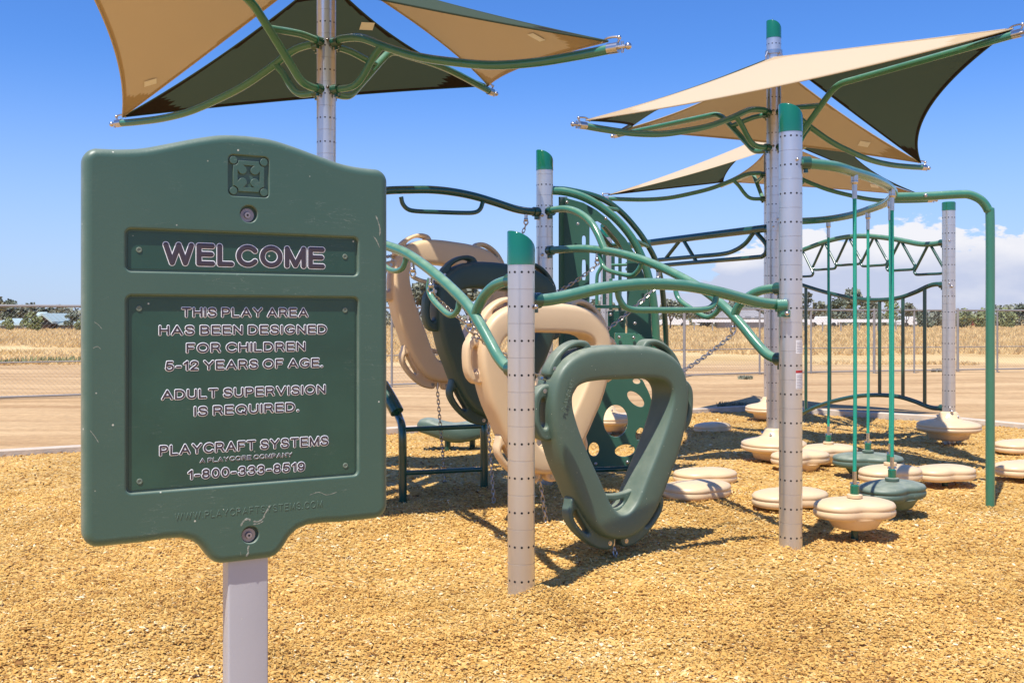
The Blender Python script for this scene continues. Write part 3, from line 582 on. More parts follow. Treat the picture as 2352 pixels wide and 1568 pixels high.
    mk('rail', box((1590 - CX) * s, (2056 - CX) * s, Y, Y + .12, H - (740 - V0) * s, H - (733 - V0) * s), 'white_paint', e, False)
    for k in range(12):
        x = (1594 - CX) * s + k * 1.55; mk('post', box(x, x + .09, Y + .1, Y + .2, 0, H - (740 - V0) * s), 'greywall', e, False)
gable_house()
def cars():
    specs = [(1545, 'white_paint', 'white car parked beyond the field, just right of the green arch'), (1632, 'white_paint', 'white van like car under the left end of the white rail'), (2098, 'white_paint', 'white car parked right of the green ropes'), (1888, 'white_paint', 'white car parked under the white rail behind the bar panel'), (2258, 'red', 'small red car beside the green bent pipe')]
    for u, c, lb in specs:
        Y = 122; x = (u - CX) / F * Y; z = 0
        e = thing('parked_car', lb, 'car', (x, Y, 0), 'cars parked across the field'); L_ = 1.9 if c != 'red' else 1.1
        pr = [(-L_, .28), (-L_, .75), (-L_ * .85, .85), (-L_ * .62, .9), (-L_ * .4, 1.3), (L_ * .35, 1.32), (L_ * .62, .95), (L_ * .95, .85), (L_, .7), (L_, .28)]
        g = curve_fill([[(a, b) for a, b in pr]], .75, .04, 1); mk('body', xf(g, Matrix.Translation((x, Y, z))), c, e, False)
        mk('window', xf(curve_fill([[(-L_ * .5, .95), (-L_ * .36, 1.24), (L_ * .3, 1.26), (L_ * .5, .98)]], .78, .0), Matrix.Translation((x, Y, z))), 'glass', e, False)
        for wx in (-L_ * .62, L_ * .62): mk('wheel', cyl((x + wx, Y - .82, .3), (x + wx, Y - .6, .3), .3, 14), 'rubber', e)
cars()
def chain_fence():
    # two runs meeting at a corner post
    A0 = at(-250, 918 + 8, 2973 / (926 - 727)); B0 = at(1745, 860, 2973 / (860 - 727)); C0 = at(2560, 847, 2973 / (847 - 727))
    runs = [(A0, B0, 'long chain link fence run crossing behind the sign and the climbing rings', [u for u in (-60, 236, 640, 900, 1100, 1340, 1572, 1745)], 1.47),
            (B0, C0, 'right hand chain link fence run beyond the bar panel and bent pipe', [u for u in (1745, 1863, 2008, 2100, 2200, 2291, 2390)], 1.45)]
    for P, Q, lb, us, hh in runs:
        e = thing('chain_link_fence', lb, 'fence', (P.x, P.y, 0)); P = Vector((P.x, P.y, 0)); Q = Vector((Q.x, Q.y, 0)); D = Q - P; Ln = D.length; d = D / Ln; nn = Vector((-d.y, d.x, 0))
        mk('top_rail', cyl(P + Vector((0, 0, hh)), Q + Vector((0, 0, hh)), .021, 8), 'fence', e)
        mk('bottom_rail', cyl(P + Vector((0, 0, .04)), Q + Vector((0, 0, .04)), .016, 8), 'fence', e)
        mk('middle_rail', cyl(P + Vector((0, 0, .58)), Q + Vector((0, 0, .58)), .010, 8), 'fence', e)
        for i, u in enumerate(us):
            if i == len(us) - 1 and lb.startswith('long'): pass
            q = on(P, Q, u, 727); b = Vector((q.x, q.y, 0)) + nn * (.003 if i else 0)
            if lb.startswith('right') and i == 0: continue
            r = .03 if i % 2 == 0 else .021
            mk('fence_post', cyl(b + Vector((0, 0, -.2)), b + Vector((0, 0, hh + .05)), r, 10), 'fence', e)
        V, Fc = [], []; sp = .075; n = int((Ln + hh) / sp)
        for k in range(n):
            for sgn in (1, -1):
                a0 = k * sp - (hh if sgn > 0 else 0); a1 = a0 + hh * sgn if sgn > 0 else a0 - hh
                z0, z1 = .04, hh
                lo, hi = a0, a1
                def clipz(a, z, other_a, other_z):
                    if a < 0: f = (0 - a) / (other_a - a); return 0, z + f * (other_z - z)
                    if a > Ln: f = (a - Ln) / (a - other_a); return Ln, z + f * (other_z - z)
                    return a, z
                if (lo < 0 and hi < 0) or (lo > Ln and hi > Ln): continue
                (s0, q0), (s1, q1) = clipz(lo, z0, hi, z1), clipz(hi, z1, lo, z0)
                p0 = P + d * s0 + Vector((0, 0, q0)); p1 = P + d * s1 + Vector((0, 0, q1)); off = nn * (.004 * sgn); w = .0011
                o = len(V); t = (p1 - p0).normalized(); up = t.cross(nn).normalized()
                for pp in (p0 + off, p1 + off): V += [tuple(pp + up * w), tuple(pp - up * w * .6 + nn * w), tuple(pp - up * w * .6 - nn * w)]
                Fc += [(o, o + 1, o + 4, o + 3), (o + 1, o + 2, o + 5, o + 4), (o + 2, o, o + 3, o + 5)]
        tag(mk('wire_mesh', (V, Fc), 'fence', e, False), kind='stuff')
chain_fence()

# ------------------------------------------------------------------ posts
A, B, Cc, D, E, G, Hh, J = (.043, 4.66), (1.557, 5.565), (.249, 7.6), (2.345, 8.92), (4.43, 10.1), (-1.24, 6.65), (3.29, 12.75), (1.06, 11.2)
PR = .0635
def post_parts(e, x, y, top, cap_h=.15, cap='slant', rot=0, r=PR, pitch=.159, z0=-.25):
    prof = [(r, z0)]; z = .075
    rows = []
    while z < top - .03:
        rows.append(z); g = z + pitch / 2
        if g < top - .02: prof += [(r, g - .0022), (r - .0018, g - .0012), (r - .0018, g + .0012), (r, g + .0022)]
        z += pitch
    prof += [(r, top - .002), (r - .003, top)]
    mk('tube', lathe(prof, 40, (x, y, 0)), 'alu', e, ang=50)
    V, Fc = [], []
    for z in rows:
        for k in range(12):
            a = R(rot + 30 * k); c = Vector((x + (r + .0006) * math.cos(a), y + (r + .0006) * math.sin(a), z)); tg = Vector((-math.sin(a), math.cos(a), 0)); o = len(V)
            for j in range(8):
                b = j * math.pi / 4; V.append(tuple(c + tg * (.0058 * math.cos(b)) + Vector((0, 0, .0058 * math.sin(b)))))
            Fc.append(tuple(range(o, o + 8)))
    tag(mk('hole_discs', (V, Fc), 'black', e, False), kind='stuff')  # flat black discs stand in for the shade inside drilled holes
    if cap == 'slant':
        n = 40; ro = r + .0025; levels = 8; rings = []
        def zt(px): return top + cap_h * (.42 + .58 * math.sqrt(max(0, 1 - ((px + ro) / (2 * ro)) ** 1.6)))
        rings.append([(x + (ro) * math.cos(2 * math.pi * k / n), y + ro * math.sin(2 * math.pi * k / n), top - .012) for k in range(n)])
        rings.append([(x + (ro) * math.cos(2 * math.pi * k / n), y + ro * math.sin(2 * math.pi * k / n), zt(ro * math.cos(2 * math.pi * k / n)) - .008) for k in range(n)])
        for f, dz in ((.985, -.003), (.95, 0), (.8, .002), (.6, .003), (.4, .004), (.2, .004), (.01, .004)):
            rings.append([(x + f * ro * math.cos(2 * math.pi * k / n), y + f * ro * math.sin(2 * math.pi * k / n), zt(f * ro * math.cos(2 * math.pi * k / n)) + dz - .003) for k in range(n)])
        V, Fc = loft(rings); Fc.append(tuple(len(V) - n + k for k in range(n)))
        mk('cap', (V, Fc), 'cap', e, ang=60)
    elif cap == 'flat':
        mk('cap', lathe([(r + .003, top - .012), (r + .003, top + cap_h - .008), (r - .004, top + cap_h), (.001, top + cap_h + .004)], 32, (x, y, 0)), 'cap', e)
def post(name, label, p, top, **kw):
    e = thing(name, label, 'post', (p[0], p[1], 0), 'drilled aluminium posts of the play structure'); post_parts(e, p[0], p[1], top, **kw); return e
front_post = post('play_post', 'short front aluminium post with green slanted cap, between the two front rings', A, 1.553, rot=2)
tall_post = post('play_post', 'tall aluminium post with green slanted cap at the right end of the arched rail', B, 2.339, rot=16)
mid_post = post('play_post', 'aluminium post with dark green cap rising behind the rings, where the high rails meet', Cc, 2.427, cap_h=.145, rot=8)
far_post = post('play_post', 'far right aluminium post with flat green cap, standing in a round step', E, 2.385, cap_h=.075, cap='flat', rot=5)
back_post = post('play_post', 'aluminium post far back behind the arched climbing wall', J, 2.20, cap_h=.14, rot=0)
def decals():
    for z0, z1, hdr in ((H + (V0 - 812) / F * 5.5, H + (V0 - 781) / F * 5.5, None), (H + (V0 - 893) / F * 5.5, H + (V0 - 850) / F * 5.5, 'red')):
        a0, a1 = R(-80), R(-22); n = 8; rr = PR + .0009
        def strip(za, zb, r_, b0=a0, b1=a1):
            V = []; Fc = []
            for k in range(n + 1):
                a = b0 + (b1 - b0) * k / n
                V += [(B[0] + r_ * math.cos(a), B[1] + r_ * math.sin(a), za), (B[0] + r_ * math.cos(a), B[1] + r_ * math.sin(a), zb)]
            for k in range(n): Fc.append((2 * k, 2 * k + 2, 2 * k + 3, 2 * k + 1))
            return V, Fc
        d = mk('sticker', strip(z0, z1, rr), 'white_paint', tall_post)
        if hdr: mk('red_header', strip(z1 - .016, z1 - .001, rr + .0004), 'red', d)
        zz = z1 - (.028 if hdr else .012)
        g = []
        while zz > z0 + .006:
            g.append(strip(zz - .0022, zz, rr + .0004, a0 + .08, a1 - .1 - .3 * random.random())); zz -= .0085
        tag(mk('printed_lines', join(*g), 'greywall', d), kind='stuff')
decals()

# ------------------------------------------------------------------ shade canopies
def clamp(e, x, y, z, direction, r=.034):
    d = Vector((math.cos(direction), math.sin(direction), 0)); c = Vector((x, y, z))
    mk('clamp', join(cyl(c + d * (PR - .012), c + d * (PR + .045), r, 14), cyl(c + d * (PR + .022) + Vector((0, 0, -r + .01)), c + d * (PR + .022) + Vector((0, 0, -r - .018)), .013, 10)), 'greend', e)
    bolt(e, (c.x + .02 * (1 if d.x > 0 else -1), c.y - PR + .004, z + .012), (0, -1, 0), .010)
def bolt(e, c, d, r=.013, name='bolt'):
    c = Vector(c); d = Vector(d).normalized(); return mk(name, join(cyl(c, c + d * r * .8, r, 10), sphere(c + d * r * .7, r * .85, 10, 6)), 'steel', e)
def canopy(P, ang_low, label, cap=True, group=None, name='shade_canopy', RL=2.12, RH=2.3, zl=2.80, zh=3.28, far=False, sag=.24, tilt=0):
    x, y = P; e = thing(name, label, 'shade canopy', (x, y, 0), 'square shade canopies on tall posts')
    post_parts(e, x, y, 3.80, rot=3)
    dirs = []
    for k in range(4):
        a = ang_low + k * math.pi / 2; low = k % 2 == 0; dirs.append((a, low))
        d = Vector((math.cos(a), math.sin(a), 0)); o = Vector((x, y, 0))
        W = lambda pr: [o + d * r + Vector((0, 0, z)) for r, z in pr]
        if low:
            main = [(.07, 3.12), (.14, 3.135), (.3, 3.115), (.5, 3.03), (.75, 2.935), (1, 2.87), (1.3, 2.81), (1.6, 2.787), (1.9, 2.79), (RL, zl)]
            br = [(.07, 2.806), (.2, 2.806), (.27, 2.83), (.33, 2.89), (.39, 2.97), (.46, 3.04)]
        else:
            main = [(.07, 2.806), (.17, 2.806), (.25, 2.83), (.34, 2.91), (.6, 3.15), (.68, 3.21), (.76, 3.238), (.9, 3.243), (1.4, 3.255), (RH, zh)]
            br = [(.07, 3.12), (.2, 3.125), (.3, 3.12), (.54, 3.09)]
        mk('arm', tube(W(main), .027, 14), 'green', e); mk('arm_brace', tube(W(br), .024, 12), 'green', e)
        clamp(e, x, y, 3.12, a); clamp(e, x, y, 2.806, a)
        rt, zt = (RL, zl) if low else (RH, zh); tip = o + d * rt + Vector((0, 0, zt))
        mk('tip_fitting', join(cyl(tip - d * .05, tip + d * .015, .03, 14), cyl(tip + d * .015, tip + d * .06, .012, 8), sphere(tip + d * .075, .02), tube([tip + Vector((0, 0, .01)), tip + d * .02 + Vector((0, 0, .055)), tip - d * .05 + Vector((0, 0, .062)), tip - d * .09 + Vector((0, 0, .04))], .007, 8), sphere(tip + d * .02 + Vector((0, 0, .055)), .013), cyl(tip + d * .04 - Vector((0, 0, .03)), tip + d * .04 + Vector((0, 0, .03)), .009, 8)), 'steel', e)
    apex = Vector((x, y, 3.60))
    mk('apex_ring', join(lathe([(PR + .001, -.02), (PR + .012, -.018), (PR + .012, .018), (PR + .001, .02)], 24, (x, y, 3.66)), *[tube([apex + Vector((math.cos(a), math.sin(a), 0)) * .075 + Vector((0, 0, .06)), apex + Vector((math.cos(a), math.sin(a), 0)) * .10 + Vector((0, 0, .01))], .008, 8, False) for a, _ in dirs]), 'steel', e)
    n = 44
    for k in range(4):
        (a0, l0), (a1, l1) = dirs[k], dirs[(k + 1) % 4]
        def tip(a, l, t=None): return Vector((x, y, 0)) + Vector((math.cos(a), math.sin(a), 0)) * ((RL if l else RH) - .05) + Vector((0, 0, (zl if l else zh) + .045))
        T0, T1 = tip(a0, l0), tip(a1, l1); mid = a0 + math.pi / 4; md = Vector((math.cos(mid), math.sin(mid), 0))
        s0 = Vector((-math.sin(a0), math.cos(a0), 0)); s1 = -Vector((-math.sin(a1), math.cos(a1), 0))
        ap = apex + md * .08
        P0 = []; dbl = []
        for i in range(n + 1):
            t = i / n
            L0 = ap.lerp(T0, t) + s0 * ((.03 if l0 else .12) * 4 * t * (1 - t)) - Vector((0, 0, .03 * 4 * t * (1 - t)))
            L1 = ap.lerp(T1, t) + s1 * ((.03 if l1 else .12) * 4 * t * (1 - t)) - Vector((0, 0, .03 * 4 * t * (1 - t)))
            for j in range(n + 1):
                s = j / n; p = L0.lerp(L1, s) - md * (t ** 1.5 * sag * 4 * s * (1 - s)) + Vector((0, 0, .12 * t * 4 * s * (1 - s) * (1 - t)))
                P0.append(p); L_ = (T1 - T0).length
                edge = min(s, 1 - s) * t * L_ if t > 0 else 0; edge = min(edge, (1 - t) * 1.6)
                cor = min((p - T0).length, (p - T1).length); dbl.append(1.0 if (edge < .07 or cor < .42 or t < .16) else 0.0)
        w = n + 1; V = [tuple(p) for p in P0]; Fc = []; fd = []
        for i in range(n):
            for j in range(n):
                Fc.append((i * w + j, i * w + j + 1, (i + 1) * w + j + 1, (i + 1) * w + j)); c = sum((P0[q] for q in Fc[-1]), Vector()) / 4
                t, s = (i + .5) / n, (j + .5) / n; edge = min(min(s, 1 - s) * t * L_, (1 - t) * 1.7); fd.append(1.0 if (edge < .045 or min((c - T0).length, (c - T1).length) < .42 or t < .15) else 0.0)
        V2, F2 = V, list(Fc)
        ed = [i for i in range(w)] + [i * w + n for i in range(1, w)] + [n * w + j for j in range(n - 1, -1, -1)] + [i * w for i in range(n - 1, 0, -1)]
        for q in range(len(ed)): pass
        tan = (k % 2 == 0)
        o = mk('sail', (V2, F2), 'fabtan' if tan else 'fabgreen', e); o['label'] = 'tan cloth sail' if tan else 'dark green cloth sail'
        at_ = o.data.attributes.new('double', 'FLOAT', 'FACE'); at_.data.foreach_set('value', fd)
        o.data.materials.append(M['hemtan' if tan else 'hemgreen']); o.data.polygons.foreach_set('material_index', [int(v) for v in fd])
        # edge cable in the hem: two side hems and the outer hem
        hem = [Vector(V[i]) for i in ed]
        mk('hem_cord', tube([Vector((h.x, h.y, h.z - .001)) for h in hem], .006, 6, False, closed=True), 'fabtan' if tan else 'fabgreen', o)
        if k in (0, 1, 2, 3):
            # sewn maker tag near a corner
            i0, j0 = (36, 5) if k % 2 == 0 else (15, 4); q = [P0[(i0) * w + j0], P0[(i0) * w + j0 + 1], P0[(i0 + 1) * w + j0 + 1], P0[(i0 + 1) * w + j0]]
            c = sum(q, Vector()) / 4; ex = (q[1] - q[0]).normalized(); ey = (q[3] - q[0]); ey = (ey - ex * ey.dot(ex)).normalized(); nn = ex.cross(ey).normalized(); nn = nn if nn.z < 0 else -nn; c = c + nn * .008
            mk('sewn_tag', ([tuple(c - ex * .05 - ey * .045), tuple(c + ex * .05 - ey * .045), tuple(c + ex * .05 + ey * .045), tuple(c - ex * .05 + ey * .045)], [(0, 1, 2, 3)]), 'tag', o, False)
    return e
# sail k runs from arm k to arm k+1; arms 0 and 2 are the low ones. The left and right sails of canopy 1 are tan
canopy(G, math.atan2(.749, -1.255), 'shade canopy at upper left, its post rising behind the welcome sign', RH=2.08, zh=3.2, sag=.11)
canopy(D, math.atan2(-.524, -.852), 'shade canopy at upper right, its post just left of the tall front post', zl=2.80)
canopy(Hh, math.atan2(-.05, -1.0), 'lower looking shade canopy farthest back, mostly hidden by the nearer right canopy')

# ------------------------------------------------------------------ rails of the ring climber
def loop(e, pts, r=.016, m='green'): return mk('grip_loop', tube(pts, r, 12), m, e)
def end_bracket(e, c, P):
    # cast bracket from a rail end to the post P
    c = Vector(c); d = Vector((c.x - P[0], c.y - P[1], 0)).normalized(); a = math.atan2(d.y, d.x)
    mk('bracket', join(cyl(Vector((P[0], P[1], c.z)) + d * (PR - .01), Vector((P[0], P[1], c.z)) + d * (PR + .04), .037, 16), cyl(Vector((P[0], P[1], c.z - .034)) + d * (PR + .012), Vector((P[0], P[1], c.z - .058)) + d * (PR + .012), .017, 10)), 'greend', e)
    t = Vector((-d.y, d.x, 0)); bolt(e, Vector((P[0], P[1], c.z)) + d * .045 + t * -.05 + Vector((0, 0, -.03)), t * -1 if t.y > 0 else t, .012)
def rail(name, label, P, Q, main, loops, forks=(), r=.030, m='green', mats=None):
    e = thing(name, label, 'climbing rail', (P[0], P[1], 0), 'arched rails around the ring climber')
    pts = [on(P, Q, u, v) for u, v in main]; mk('rail', tube(pts, r, 18), m, e)
    for l in loops: loop(e, [on(P, Q, u, v) for u, v in l], m=m)
    for f in forks: mk('rail_branch', tube([on(P, Q, u, v) for u, v in f], r * .92, 16), m, e)
    return e
r1 = rail('arched_rail', 'arched front rail with long grip loop between the short and the tall front posts', A, B,
     [(1215, 690), (1260, 688), (1310, 678), (1370, 664), (1430, 656), (1490, 652), (1550, 654), (1600, 660), (1660, 673), (1720, 689), (1760, 697), (1800, 700)],
     [[(1418, 664), (1422, 684), (1434, 703), (1455, 711), (1500, 712), (1560, 712), (1610, 711), (1632, 706), (1643, 692), (1645, 672)]])
end_bracket(r1, on(A, B, 1240, 690), A)
bp = Vector((B[0] - .055, B[1] - .07, H + (V0 - 702) / F * 5.5)); mk('clamp', join(cyl(bp + Vector((-.045, 0, .0)), bp + Vector((.01, 0, 0)), .036, 14), cyl(bp + Vector((-.01, 0, -.05)), bp + Vector((-.01, 0, -.01)), .026, 12), box(bp.x - .03, bp.x + .028, bp.y - .02, bp.y + .03, bp.z - .062, bp.z - .025)), 'green', r1)
bolt(r1, bp + Vector((.008, -.02, -.042)), (0, -1, 0), .014)
r2 = rail('arched_rail', 'long sloping rail from the high middle post down to the tall front post', Cc, B,
     [(1250, 576), (1290, 573), (1340, 571), (1390, 576), (1440, 586), (1490, 602), (1540, 624), (1590, 650), (1630, 676), (1670, 710), (1705, 748), (1735, 785), (1758, 810), (1778, 822), (1800, 826)],
     [[(1552, 652), (1553, 672), (1562, 690), (1585, 707), (1608, 722), (1628, 728), (1645, 718), (1655, 700)],
      [(1376, 580), (1380, 596), (1386, 612), (1400, 622), (1430, 630), (1452, 632), (1466, 620), (1474, 602)]],
     [[(1250, 486), (1285, 480), (1312, 482), (1338, 494), (1358, 512), (1372, 535), (1383, 560), (1390, 578)],
      [(1800, 663), (1770, 663), (1740, 670), (1715, 684), (1697, 702), (1686, 725)]], r=.0285)
for zz, P in (((1258, 576), Cc), ((1258, 486), Cc)): end_bracket(r2, on(Cc, B, *zz), P)
end_bracket(r2, on(Cc, B, 1780, 824), B); end_bracket(r2, on(Cc, B, 1780, 663), B)
r3 = rail('arched_rail', 'sloping rail from behind the welcome sign down to the short front post', G, A,
     [(765, 552), (800, 549), (850, 553), (888, 564), (930, 580), (970, 606), (1010, 638), (1050, 675), (1080, 708), (1105, 748), (1128, 790), (1145, 820), (1165, 843), (1190, 852)],
     [[(868, 562), (872, 590), (885, 612), (905, 622), (922, 618), (930, 604), (932, 590)],
      [(988, 640), (985, 662), (992, 684), (1010, 705), (1030, 722), (1043, 722), (1052, 710), (1055, 692)]],
     [[(765, 470), (800, 474), (840, 500), (862, 548)], [(1190, 642), (1165, 645), (1135, 657), (1112, 680), (1098, 705), (1090, 728)]], r=.0285)
end_bracket(r3, on(G, A, 1160, 846), A); end_bracket(r3, on(G, A, 1160, 646), A); end_bracket(r3, on(G, A, 790, 552), G); end_bracket(r3, on(G, A, 790, 472), G)
r4 = rail('arched_rail', 'high dark arched rail from the middle post to behind the welcome sign', G, Cc,
     [(765, 478), (800, 462), (850, 445), (888, 438), (940, 436), (990, 436), (1040, 441), (1090, 451), (1140, 466), (1180, 479), (1210, 485), (1245, 487)],
     [[(921, 452), (925, 468), (936, 480), (955, 485), (1000, 487), (1060, 489), (1090, 488), (1103, 480), (1109, 464)]], r=.0285, m='greend')
end_bracket(r4, on(G, Cc, 1236, 487), Cc); end_bracket(r4, on(G, Cc, 790, 474), G)

# ------------------------------------------------------------------ triangular climbing rings
def ring_parts():
    half_o = [(.0, 0), (.10, -.001), (.2, -.010), (.29, -.034), (.37, -.082), (.425, -.15), (.452, -.24), (.457, -.33), (.440, -.45), (.394, -.6), (.336, -.72), (.278, -.835), (.205, -.945), (.115, -1.022), (0, -1.05)]
    half_i = [(.0, -.184), (.08, -.184), (.16, -.186), (.24, -.194), (.296, -.215), (.326, -.255), (.330, -.305), (.312, -.375), (.272, -.475), (.212, -.60), (.158, -.70), (.112, -.79), (.078, -.85), (.035, -.892), (0, -.902)]
    def full(h): return h + [(-x, z) for x, z in h[-2:0:-1]]
    O = smooth_closed(full(half_o), 4); I = smooth_closed(full(half_i), 4); rings = []
    sec = 32; dd = .105
    for o, i in zip(O, I):
        o, i = Vector(o), Vector(i); c = (o + i) / 2; w = (o - i) / 2; row = []
        for k in range(sec):
            a = 2 * math.pi * k / sec; ca, sa = math.cos(a), math.sin(a); ex, ey = (.40, .48) if ca > 0 else (.27, .30)
            q = c + w * (math.copysign(abs(ca) ** ex, ca)); row.append((q.x, dd * math.copysign(abs(sa) ** ey, sa), q.y))
        rings.append(row)
    V, Fc = [], []; N = len(rings)
    for r in rings: V += r
    for i in range(N):
        j = (i + 1) % N
        for k in range(sec): k2 = (k + 1) % sec; Fc.append((i * sec + k, j * sec + k, j * sec + k2, i * sec + k2))
    body = (V, Fc)
    fl = [(.168, -.035), (.176, .0), (.202, .024), (.25, .03), (.30, .018), (.348, -.008), (.390, -.044), (.424, -.088), (.446, -.13), (.444, -.154), (.418, -.165), (.412, -.185), (.424, -.2), (.45, -.198), (.475, -.203), (.503, -.222), (.528, -.265), (.532, -.34), (.522, -.42), (.494, -.475), (.45, -.495), (.39, -.46), (.36, -.3), (.33, -.15), (.25, -.08)]
    h1 = smooth_closed([(.222, -.006), (.26, -.001), (.30, -.012), (.34, -.036), (.362, -.062), (.358, -.082), (.33, -.068), (.28, -.04), (.235, -.02)], 3)
    h2 = smooth_closed([(.470, -.268), (.488, -.285), (.495, -.345), (.487, -.405), (.466, -.428), (.450, -.41), (.454, -.35), (.458, -.29)], 3)
    bt = [(.285, -.80), (.308, -.845), (.318, -.89), (.302, -.94), (.255, -1.0), (.19, -1.055), (.12, -1.094), (.05, -1.104), (.022, -1.078), (.018, -1.05), (0, -1.04)]
    bt = bt + [(-x, z) for x, z in bt[-2::-1]] + [(-.15, -.86), (0, -.95), (.15, -.86)]
    h3 = smooth_closed([(.272, -.87), (.288, -.89), (.278, -.925), (.236, -.978), (.198, -1.008), (.188, -.995), (.214, -.958), (.25, -.905)], 3)
    wb = [(-.13, -.80), (-.07, -.806), (0, -.812), (.07, -.806), (.13, -.80), (.1, -.9), (0, -.95), (-.1, -.9)]
    h4 = smooth_closed([(-.05, -.842), (0, -.848), (.05, -.842), (.045, -.868), (0, -.888), (-.045, -.868)], 3)
    def sm(p): return smooth_closed(p, 3)
    mir = lambda P: [(-x, z) for x, z in P][::-1]
    A1 = curve_fill([sm(fl), h1, h2], .028, .014, 2); A2 = curve_fill([sm(mir(fl)), mir(h1), mir(h2)], .028, .014, 2)
    A3 = curve_fill([sm(bt), h3, mir(h3)], .028, .014, 2); A4 = curve_fill([sm(wb), h4], .012, .01, 2)
    bol = []
    for bx, bz in ((.408, -.118), (-.408, -.118), (.468, -.232), (-.468, -.232), (.055, -1.07), (-.055, -1.07)):
        bol.append(join(cyl((bx, -.044, bz), (bx, .044, bz), .0125, 14), cyl((bx, -.048, bz), (bx, .048, bz), .006, 8)))
    lug = []
    for bx, bz, cx_, cz_ in ((.43, -.178, .46, -.165), (-.43, -.178, -.46, -.165), (0, -1.05, 0, -1.10)):
        lug.append(tube([(bx, 0, bz), ((bx + cx_) / 2, 0, (bz + cz_) / 2), (cx_, 0, cz_)], .011, 8))
    return body, [A1, A2, A3], A4, bol, lug
RP = ring_parts()
RINGS = []
def climbing_ring(label, x, y, zt, yaw, roll, m, tilt=0):
    mt = Matrix.Translation((x, y, zt)) @ Matrix.Rotation(R(yaw), 4, 'Z') @ Matrix.Translation((0, 0, -.5)) @ Matrix.Rotation(R(roll), 4, 'Y') @ Matrix.Rotation(R(tilt), 4, 'X') @ Matrix.Translation((0, 0, .5))
    e = thing('climbing_ring', label, 'climbing ring', (x, y, zt - 1.09), 'hanging triangular climbing rings')
    body, fl, wb, bol, lug = RP
    bo = mk('ring_body', xf(body, mt), m, e, ang=80)
    for f in fl: mk('handle_flange', xf(f, mt), m, e, ang=50)
    mk('inner_handle', xf(wb, mt), m, e, ang=50)
    for b in bol: mk('bolt', xf(b, mt), 'steel', e)
    for l in lug: mk('chain_lug', xf(l, mt), 'steel', e)
    q = lambda p: mt @ Vector(p)
    return e, bo, dict(r=q((.46, 0, -.165)), l=q((-.46, 0, -.165)), b=q((0, 0, -1.10))), mt
g1 = climbing_ring('nearest green triangular climbing ring hanging right of the short front post', .557, 5.45, 1.145, 30, 0, 'ringgreen')
g2 = climbing_ring('beige triangular climbing ring directly behind the short front post', .185, 6.16, 1.385, 27, 1, 'beige')
g3 = climbing_ring('dark green triangular climbing ring between the two beige ones', -.125, 6.8, 1.665, 27, 4, 'ringdark')
g4 = climbing_ring('highest and rearmost beige triangular climbing ring beside the sign', -.50, 7.45, 1.86, 25, 6, 'beige')
t_ = stroke_text('PLAYCRAFT', 0, .17, 0, .022, 0, .0012, .0012, .0015)
tm = g1[3] @ Matrix.Translation((-.395, -.1145, -.335)) @ Matrix.Rotation(R(-68), 4, 'Y')
mk('embossed_lettering', xf(t_, tm), 'ringgreen', g1[1], False)
def link_geo(c, d, side, L_=.036, W_=.020, r=.0036):
    d = d.normalized(); s = side.normalized(); P = []
    for k in range(10):
        a = 2 * math.pi * k / 10; x = math.cos(a); y = math.sin(a); P.append(c + d * (x * W_ * .5 + math.copysign((L_ - W_) * .5, x)) + s * (y * W_ * .5))
    return tube(P, r, 5, False, closed=True)
def chain(label, p0, p1, sag=0, group='galvanised chains holding the rings', end=True):
    p0, p1 = Vector(p0), Vector(p1); Ln = (p1 - p0).length; n = max(3, int(Ln / .029)); gs = []; last = None
    for k in range(n):
        t = (k + .5) / n; f = lambda t: p0.lerp(p1, t) - Vector((0, 0, sag * 4 * t * (1 - t))); c = f(t); d = (f(min(1, t + .02)) - f(max(0, t - .02))).normalized()
        a = d.cross(Vector((0, 1, 0)) if abs(d.y) < .8 else Vector((1, 0, 0))).normalized(); b = d.cross(a); s = (a + b * .25) if k % 2 else (b + a * .25); gs.append(link_geo(c, d, s, Ln / n + .0105))
    o = mk('chain', join(*gs), 'chain'); tag(o, label, 'chain', group)
    return o
def hanger(e, p, dz=.0):
    p = Vector(p); mk('chain_hanger', join(cyl(p + Vector((0, 0, -.02)), p + Vector((0, 0, -.055)), .013, 10), sphere(p + Vector((0, 0, -.06)), .017), tube([p + Vector((0, 0, -.055)), p + Vector((.015, 0, -.08)), p + Vector((0, 0, -.1)), p + Vector((-.015, 0, -.08)), p + Vector((0, 0, -.055))], .006, 8)), 'steel', e)
    return p + Vector((0, 0, -.10))
for e_, P, Q, uv, rg, side, lb in (
    (r2, Cc, B, (1684, 728), g1, 'r', 'chain from the sloping rail to the right corner of the nearest green ring'),
    (r2, Cc, B, (1512, 618), g2, 'r', 'chain from the sloping rail to the right corner of the front beige ring'),
    (r2, Cc, B, (1372, 576), g3, 'r', 'chain from the sloping rail to the right corner of the dark green ring'),
    (r4, G, Cc, (1208, 486), g4, 'r', 'short chain from the high dark rail down to the rearmost beige ring'),
    (r3, G, A, (1078, 715), g1, 'l', 'chain passing behind the front post to the left corner of the nearest green ring'),
    (r3, G, A, (990, 630), g2, 'l', 'chain seen inside the grip loop, going to the left corner of the front beige ring'),
    (r3, G, A, (948, 595), g3, 'l', 'chain from the left rail to the left corner of the dark green ring'),
    (r3, G, A, (800, 552), g4, 'l', 'chain behind the sign to the left corner of the rearmost beige ring')):
    q = hanger(e_, on(P, Q, *uv)); chain(lb, q, rg[2][side], sag=.012)
for rg, gx, lb in ((g1, (.57, 5.42), 'very short chain anchoring the nearest green ring to the mulch'), (g2, (.215, 6.16), 'chain anchoring the front beige ring to the mulch behind the front post'), (g3, (-.12, 6.75), 'long chain anchoring the dark green ring to the mulch left of the front post'), (g4, (-.51, 7.6), 'chain anchoring the rearmost beige ring behind the low ladder')):
    chain(lb, rg[2]['b'], (gx[0], gx[1], float(hgt(gx[0], gx[1])) - .02), group='galvanised chains anchoring the rings')
